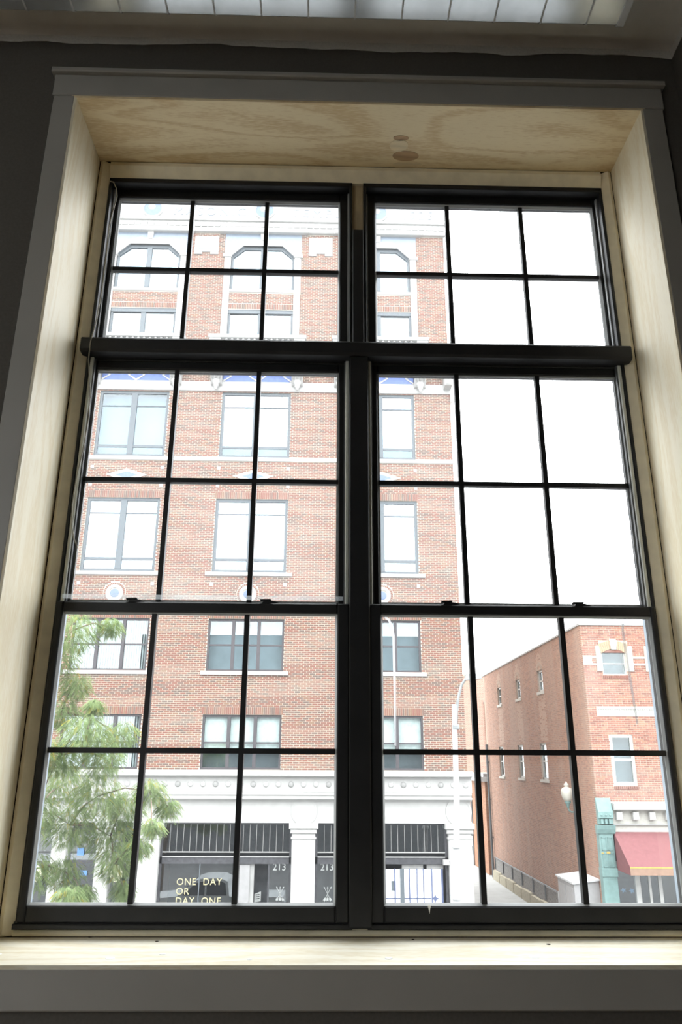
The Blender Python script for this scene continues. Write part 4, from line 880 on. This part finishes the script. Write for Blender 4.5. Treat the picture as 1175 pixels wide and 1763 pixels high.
# far end of the alley
ob = thing('low_brick_building', (9.3, 46, GZ), 'low orange brick building at the back of the alley', 'building')
B(9.36, 16, 43.8, 48.2, GZ, -1.05).build('mortar_bed', 'mortar_dull', ob)
brick_field(brick_rects(43.8, 48.2, GZ, -1.05, [], L=.21, Hc=.0705), 'x', 9.36, .006, 'brick_courses', 'brick_orange', ob)
brick_field(brick_rects(9.36, 12, GZ, -1.05, [], L=.21, Hc=.0705), 'y', 43.8, .006, 'brick_courses', 'brick_orange', ob)
MB().box(9.1, 16, 43.62, 48.4, -1.05, -.78).build('roof_edge', 'roof_white', ob); B(9.25, 16, 43.64, 48.3, -.78, -.60).build('roof_edge', 'cabinet_gray', ob)
B(9.30, 9.36, 48.0, 48.2, GZ, -1.05).build('corner_post', 'rail_dark', ob)
pb = thing('far_brick_building', (15, 70, GZ), 'pale pink brick building far behind the alley', 'building')
B(11.5, 26, 70, 78, GZ, 7.8).build('mortar_bed', 'mortar', pb)
brick_field(brick_rects(11.5, 16.5, -2, 7.8, [(13.95, 14.35, 2.4, 4.6)], L=.25, Hc=.09), 'y', 70, .008, 'brick_courses', 'brick_pink', pb)
B(15.05, 15.55, 69.8, 70, GZ, 5.3).build('chimney_breast', 'brick_orange', pb); B(15.0, 15.6, 69.75, 70, 5.3, 5.42).build('cap', 'rail_dark', pb)
wf = B(13.95, 14.35, 69.96, 70.02, 2.4, 4.6).build('window', 'rail_dark', pb); B(14.0, 14.3, 69.94, 69.96, 2.5, 4.5).build('pane', 'glass_side', wf)
B(11.4, 26, 69.9, 78, 7.8, 7.95).build('parapet', 'mortar_dull', pb)
fb = thing('far_shed', (12, 60, GZ), 'brown brick shed seen down the alley past the white pilaster', 'building')
B(10.9, 12.6, 60, 64, GZ, -2.2).build('wall', 'brick_side', fb); MB().prism_y([(10.7, -2.2), (12.8, -2.2), (12.8, -2.0), (10.7, -2.0)], 59.8, 64.2).build('roof', 'cabinet_gray', fb); B(11.5, 11.75, 59.97, 60.0, -4.2, -3.0).build('window', 'rail_dark', fb)

# vehicles ------------------------------------------------------------
def wheel(cx, cy, cz, r, w, parent):
    o = MB(); n = 20
    vs = [(cx + r * math.cos(2 * math.pi * i / n), cy - w / 2, cz + r * math.sin(2 * math.pi * i / n)) for i in range(n)] + [(cx + r * math.cos(2 * math.pi * i / n), cy + w / 2, cz + r * math.sin(2 * math.pi * i / n)) for i in range(n)]
    o.add(vs, [tuple(range(n)), tuple(range(2 * n - 1, n - 1, -1))] + [(i, i + n, (i + 1) % n + n, (i + 1) % n) for i in range(n)]); t = o.build('wheel', 'tyre', parent)
    MB().disc_y(cx, cz, r * .6, cy - w / 2 - .01, cy + w / 2 + .01, 16).build('hub', 'chrome', t)
G2 = GZ - .15
pk = thing('pickup_truck', (-4.2, 20.0, G2), 'white pickup truck at the kerb, seen mirrored in the shop window', 'truck')
px0 = -7.1
side = [(0, .55), (.05, .95), (.9, 1.08), (1.55, 1.62), (1.95, 1.78), (2.75, 1.80), (3.05, 1.62), (3.15, 1.12), (5.55, 1.10), (5.6, .6), (5.0, .5), (.6, .45)]
side = [(0, .5), (.04, .95), (.25, 1.05), (1.35, 1.14), (2.0, 1.68), (2.3, 1.78), (3.05, 1.78), (3.3, 1.66), (3.4, 1.14), (5.5, 1.12), (5.55, .5)]
MB().prism_y([(px0 + a, G2 + b) for a, b in side], 19.2, 21.0).build('body', 'car_white', pk)
for yy in (19.19, 21.0):
    MB().prism_y([(px0 + a, G2 + b) for a, b in ((1.55, 1.18), (2.08, 1.62), (2.42, 1.68), (2.42, 1.18))], yy, yy + .012).build('side_window', 'car_glass', pk)
    MB().prism_y([(px0 + a, G2 + b) for a, b in ((2.50, 1.18), (2.50, 1.68), (3.05, 1.68), (3.22, 1.60), (3.28, 1.18))], yy, yy + .012).build('side_window', 'car_glass', pk)
    for wx in (1.0, 4.45): MB().disc_y(px0 + wx, G2 + .45, .46, yy - .002, yy + .008, 24).build('wheel_arch', 'tyre', pk)
for wx in (1.0, 4.45):
    for yy in (19.3, 20.9): wheel(px0 + wx, yy, G2 + .38, .38, .26, pk)
MB().add([(px0 + 1.40, 19.32, G2 + 1.17), (px0 + 1.40, 20.88, G2 + 1.17), (px0 + 1.99, 20.75, G2 + 1.66), (px0 + 1.99, 19.45, G2 + 1.66), (px0 + 1.36, 19.32, G2 + 1.17), (px0 + 1.36, 20.88, G2 + 1.17), (px0 + 1.95, 20.75, G2 + 1.68), (px0 + 1.95, 19.45, G2 + 1.68)], [(0, 1, 2, 3), (7, 6, 5, 4), (0, 4, 5, 1), (1, 5, 6, 2), (2, 6, 7, 3), (3, 7, 4, 0)]).build('windscreen', 'car_glass', pk)
for xx in (px0 - .08, px0 + 5.5): B(xx, xx + .12, 19.25, 20.95, G2 + .48, G2 + .68).build('bumper', 'chrome', pk)
vn = thing('parked_van', (11.1, 53, GZ), 'white van with blue stripe parked far down the alley', 'van')
MB().prism_y([(10.1, GZ + .35), (10.1, GZ + 1.1), (10.4, GZ + 1.9), (12.6, GZ + 1.95), (12.7, GZ + .35)], 54, 56).build('body', 'car_white', vn)
B(10.1, 12.7, 53.98, 54.0, GZ + .85, GZ + 1.05).build('stripe', 'car_blue', vn); MB().prism_y([(10.25, GZ + 1.15), (10.5, GZ + 1.75), (11.1, GZ + 1.75), (11.1, GZ + 1.15)], 53.98, 54.0).build('side_window', 'car_glass', vn)
for wx in (10.6, 12.2): wheel(wx, 54.1, GZ + .32, .32, .22, vn)

# street light ---------------------------------------------------------
sl = thing('street_light', (4.0, 22.0, GZ), 'tall white street light pole with curved arm before the corner', 'street light')
sx = lambda z: 3.80 + (z + 6) * .036 - .0
MB().tube([(3.87, 22, -6), (3.87, 22, -3.75), (4.0, 22, -1), (4.04, 22, 1.75)], [.10, .098, .088, .075], 14).build('pole', 'pole_white', sl, True)
for z in (-3.80, -2.40): MB().lathe(3.88 if z < -3 else 3.93, 22, [(.10, z - .05), (.135, z - .03), (.135, z + .03), (.10, z + .06)], 14).build('collar', 'pole_white', sl, True)
B(3.96, 4.16, 21.90, 22.10, .98, 1.14, bevel=.03).build('clamp', 'lamp_head', sl)
MB().tube([(4.08, 22, 1.0), (4.11, 22, 1.5), (4.18, 22, 1.95), (4.30, 22, 2.35), (4.45, 22, 2.56), (4.62, 22, 2.64)], .045, 10).build('arm', 'lamp_head', sl, True)
MB().add([(4.40, 21.85, 2.50), (4.95, 21.88, 2.56), (4.95, 22.12, 2.56), (4.40, 22.15, 2.50), (4.46, 21.88, 2.70), (4.92, 21.9, 2.72), (4.92, 22.1, 2.72), (4.46, 22.12, 2.70)], [(0, 3, 2, 1), (4, 5, 6, 7), (0, 1, 5, 4), (1, 2, 6, 5), (2, 3, 7, 6), (3, 0, 4, 7)]).build('lamp_head', 'lamp_head', sl)

# tree -------------------------------------------------------------------
tr = thing('street_tree', (-7.3, 16.4, GZ), 'light green feathery street tree in front of the brick building', 'tree')
MB().tube([(-7.4, 16.4, -6.1), (-7.35, 16.4, -4.2), (-7.2, 16.3, -3.0), (-7.3, 16.4, -.8), (-7.2, 16.3, 1.4), (-7.0, 16.2, 3.6)], [.19, .16, .14, .11, .07, .03], 10).build('trunk', 'bark', tr, True)
CL = [(-6.13, 15.57, 2.95, 0.62), (-6.66, 16.31, 2.43, 0.5), (-5.34, 15.89, 3.11, 0.28), (-6.2, 16.45, 1.75, 0.4), (-6.49, 16.5, 1.13, 0.49), (-5.3, 15.16, 1.18, 0.21), (-5.36, 15.03, 0.58, 0.54), (-5.12, 17.01, 0.61, 0.43), (-6.08, 15.62, 0.12, 0.5), (-5.09, 15.56, 0.06, 0.47), (-6.51, 17.39, -0.55, 0.64), (-5.27, 16.13, -0.77, 0.6), (-4.86, 17.01, -1.06, 0.47), (-4.11, 16.14, -0.66, 0.36), (-3.73, 16.53, -1.03, 0.27), (-3.83, 15.36, -1.35, 0.23), (-5.98, 16.52, -1.42, 0.6), (-5.16, 17.08, -1.71, 0.58), (-4.3, 16.26, -1.86, 0.29), (-6.08, 16.78, -2.43, 0.43), (-4.91, 16.61, -2.26, 0.4), (-5.42, 15.15, -2.72, 0.31), (-4.69, 16.82, -2.8, 0.24), (-5.49, 16.42, -2.86, 0.29), (-6.54, 15.72, -1.12, 0.52), (-6.47, 15.07, 0.11, 0.51), (-7.38, 17.08, 1.51, 0.51), (-6.65, 16.13, -2.35, 0.52), (-7.4, 16.73, 2.62, 0.51)]
rs = random.Random(5)
V, Fq, T = [], [], []
for (cx, cy, cz, cr) in CL:
    z0 = min(cz - .9, 2.2); z0 = max(z0, -3.2)
    p1 = Vector((cx, cy, cz)); trunk_d = lambda q: (q[0] + 7.25) ** 2 + (q[1] - 16.35) ** 2
    cand = [q for q in CL if trunk_d(q) < trunk_d((cx, cy)) - .05 and abs(q[2] - cz) < 1.3]
    p0 = Vector(min(cand, key=lambda q: (Vector(q[:3]) - p1).length)[:3]) if cand else Vector((-7.25, 16.35, max(cz - .5, -3.2)))
    mid = (p0 + p1) / 2 + Vector((0, 0, .12))
    MB().tube([p0, mid, p1, p1 + (p1 - mid) * .35 + Vector((0, 0, -.15))], [.022, .016, .009, .004], 6).build('branch', 'bark', tr, True)
    for k in range(int(980 * cr)):
        while True:
            o = Vector((rs.uniform(-1, 1), rs.uniform(-1, 1), rs.uniform(-1, 1)))
            if o.length < 1: break
        pos = p1 + Vector((o.x * cr, o.y * cr, o.z * cr * .85)); d = (Vector((o.x, o.y, -.25)) + Vector((rs.uniform(-.6, .6), rs.uniform(-.6, .6), rs.uniform(-.5, .2)))).normalized()
        sdv = d.cross(Vector((rs.uniform(-.3, .3), rs.uniform(-.3, .3), 1))).normalized(); L = rs.uniform(.10, .18); tint = min(1, max(0, rs.gauss(.5, .22))) if rs.random() > .03 else 1.0
        for i in range(9):
            t = (i + 1) / 9; c_ = pos + d * L * t + Vector((0, 0, -.09 * t * t * L / .2)); ll = .038 * (1 - .45 * abs(t - .45))
            for s in (-1, 1):
                a = sdv * s + d * .35; w = d * .009; n0 = len(V); dr = Vector((0, 0, -.012))
                V += [c_ - w * .4, c_ + a * ll * .5 - w + dr * .4, c_ + a * ll + dr, c_ + a * ll * .5 + w + dr * .4]; Fq.append((n0, n0 + 1, n0 + 2, n0 + 3)); T += [tint] * 4
me = bpy.data.meshes.new('foliage'); me.from_pydata([tuple(v) for v in V], [], Fq); me.update()
at = me.attributes.new('tint', 'FLOAT', 'POINT'); at.data.foreach_set('value', np.array(T, dtype=np.float32)); me.materials.append(MATS['leaf'])
fo = bpy.data.objects.new('foliage', me); COL.objects.link(fo); adopt(fo, tr); fo['kind'] = 'stuff'
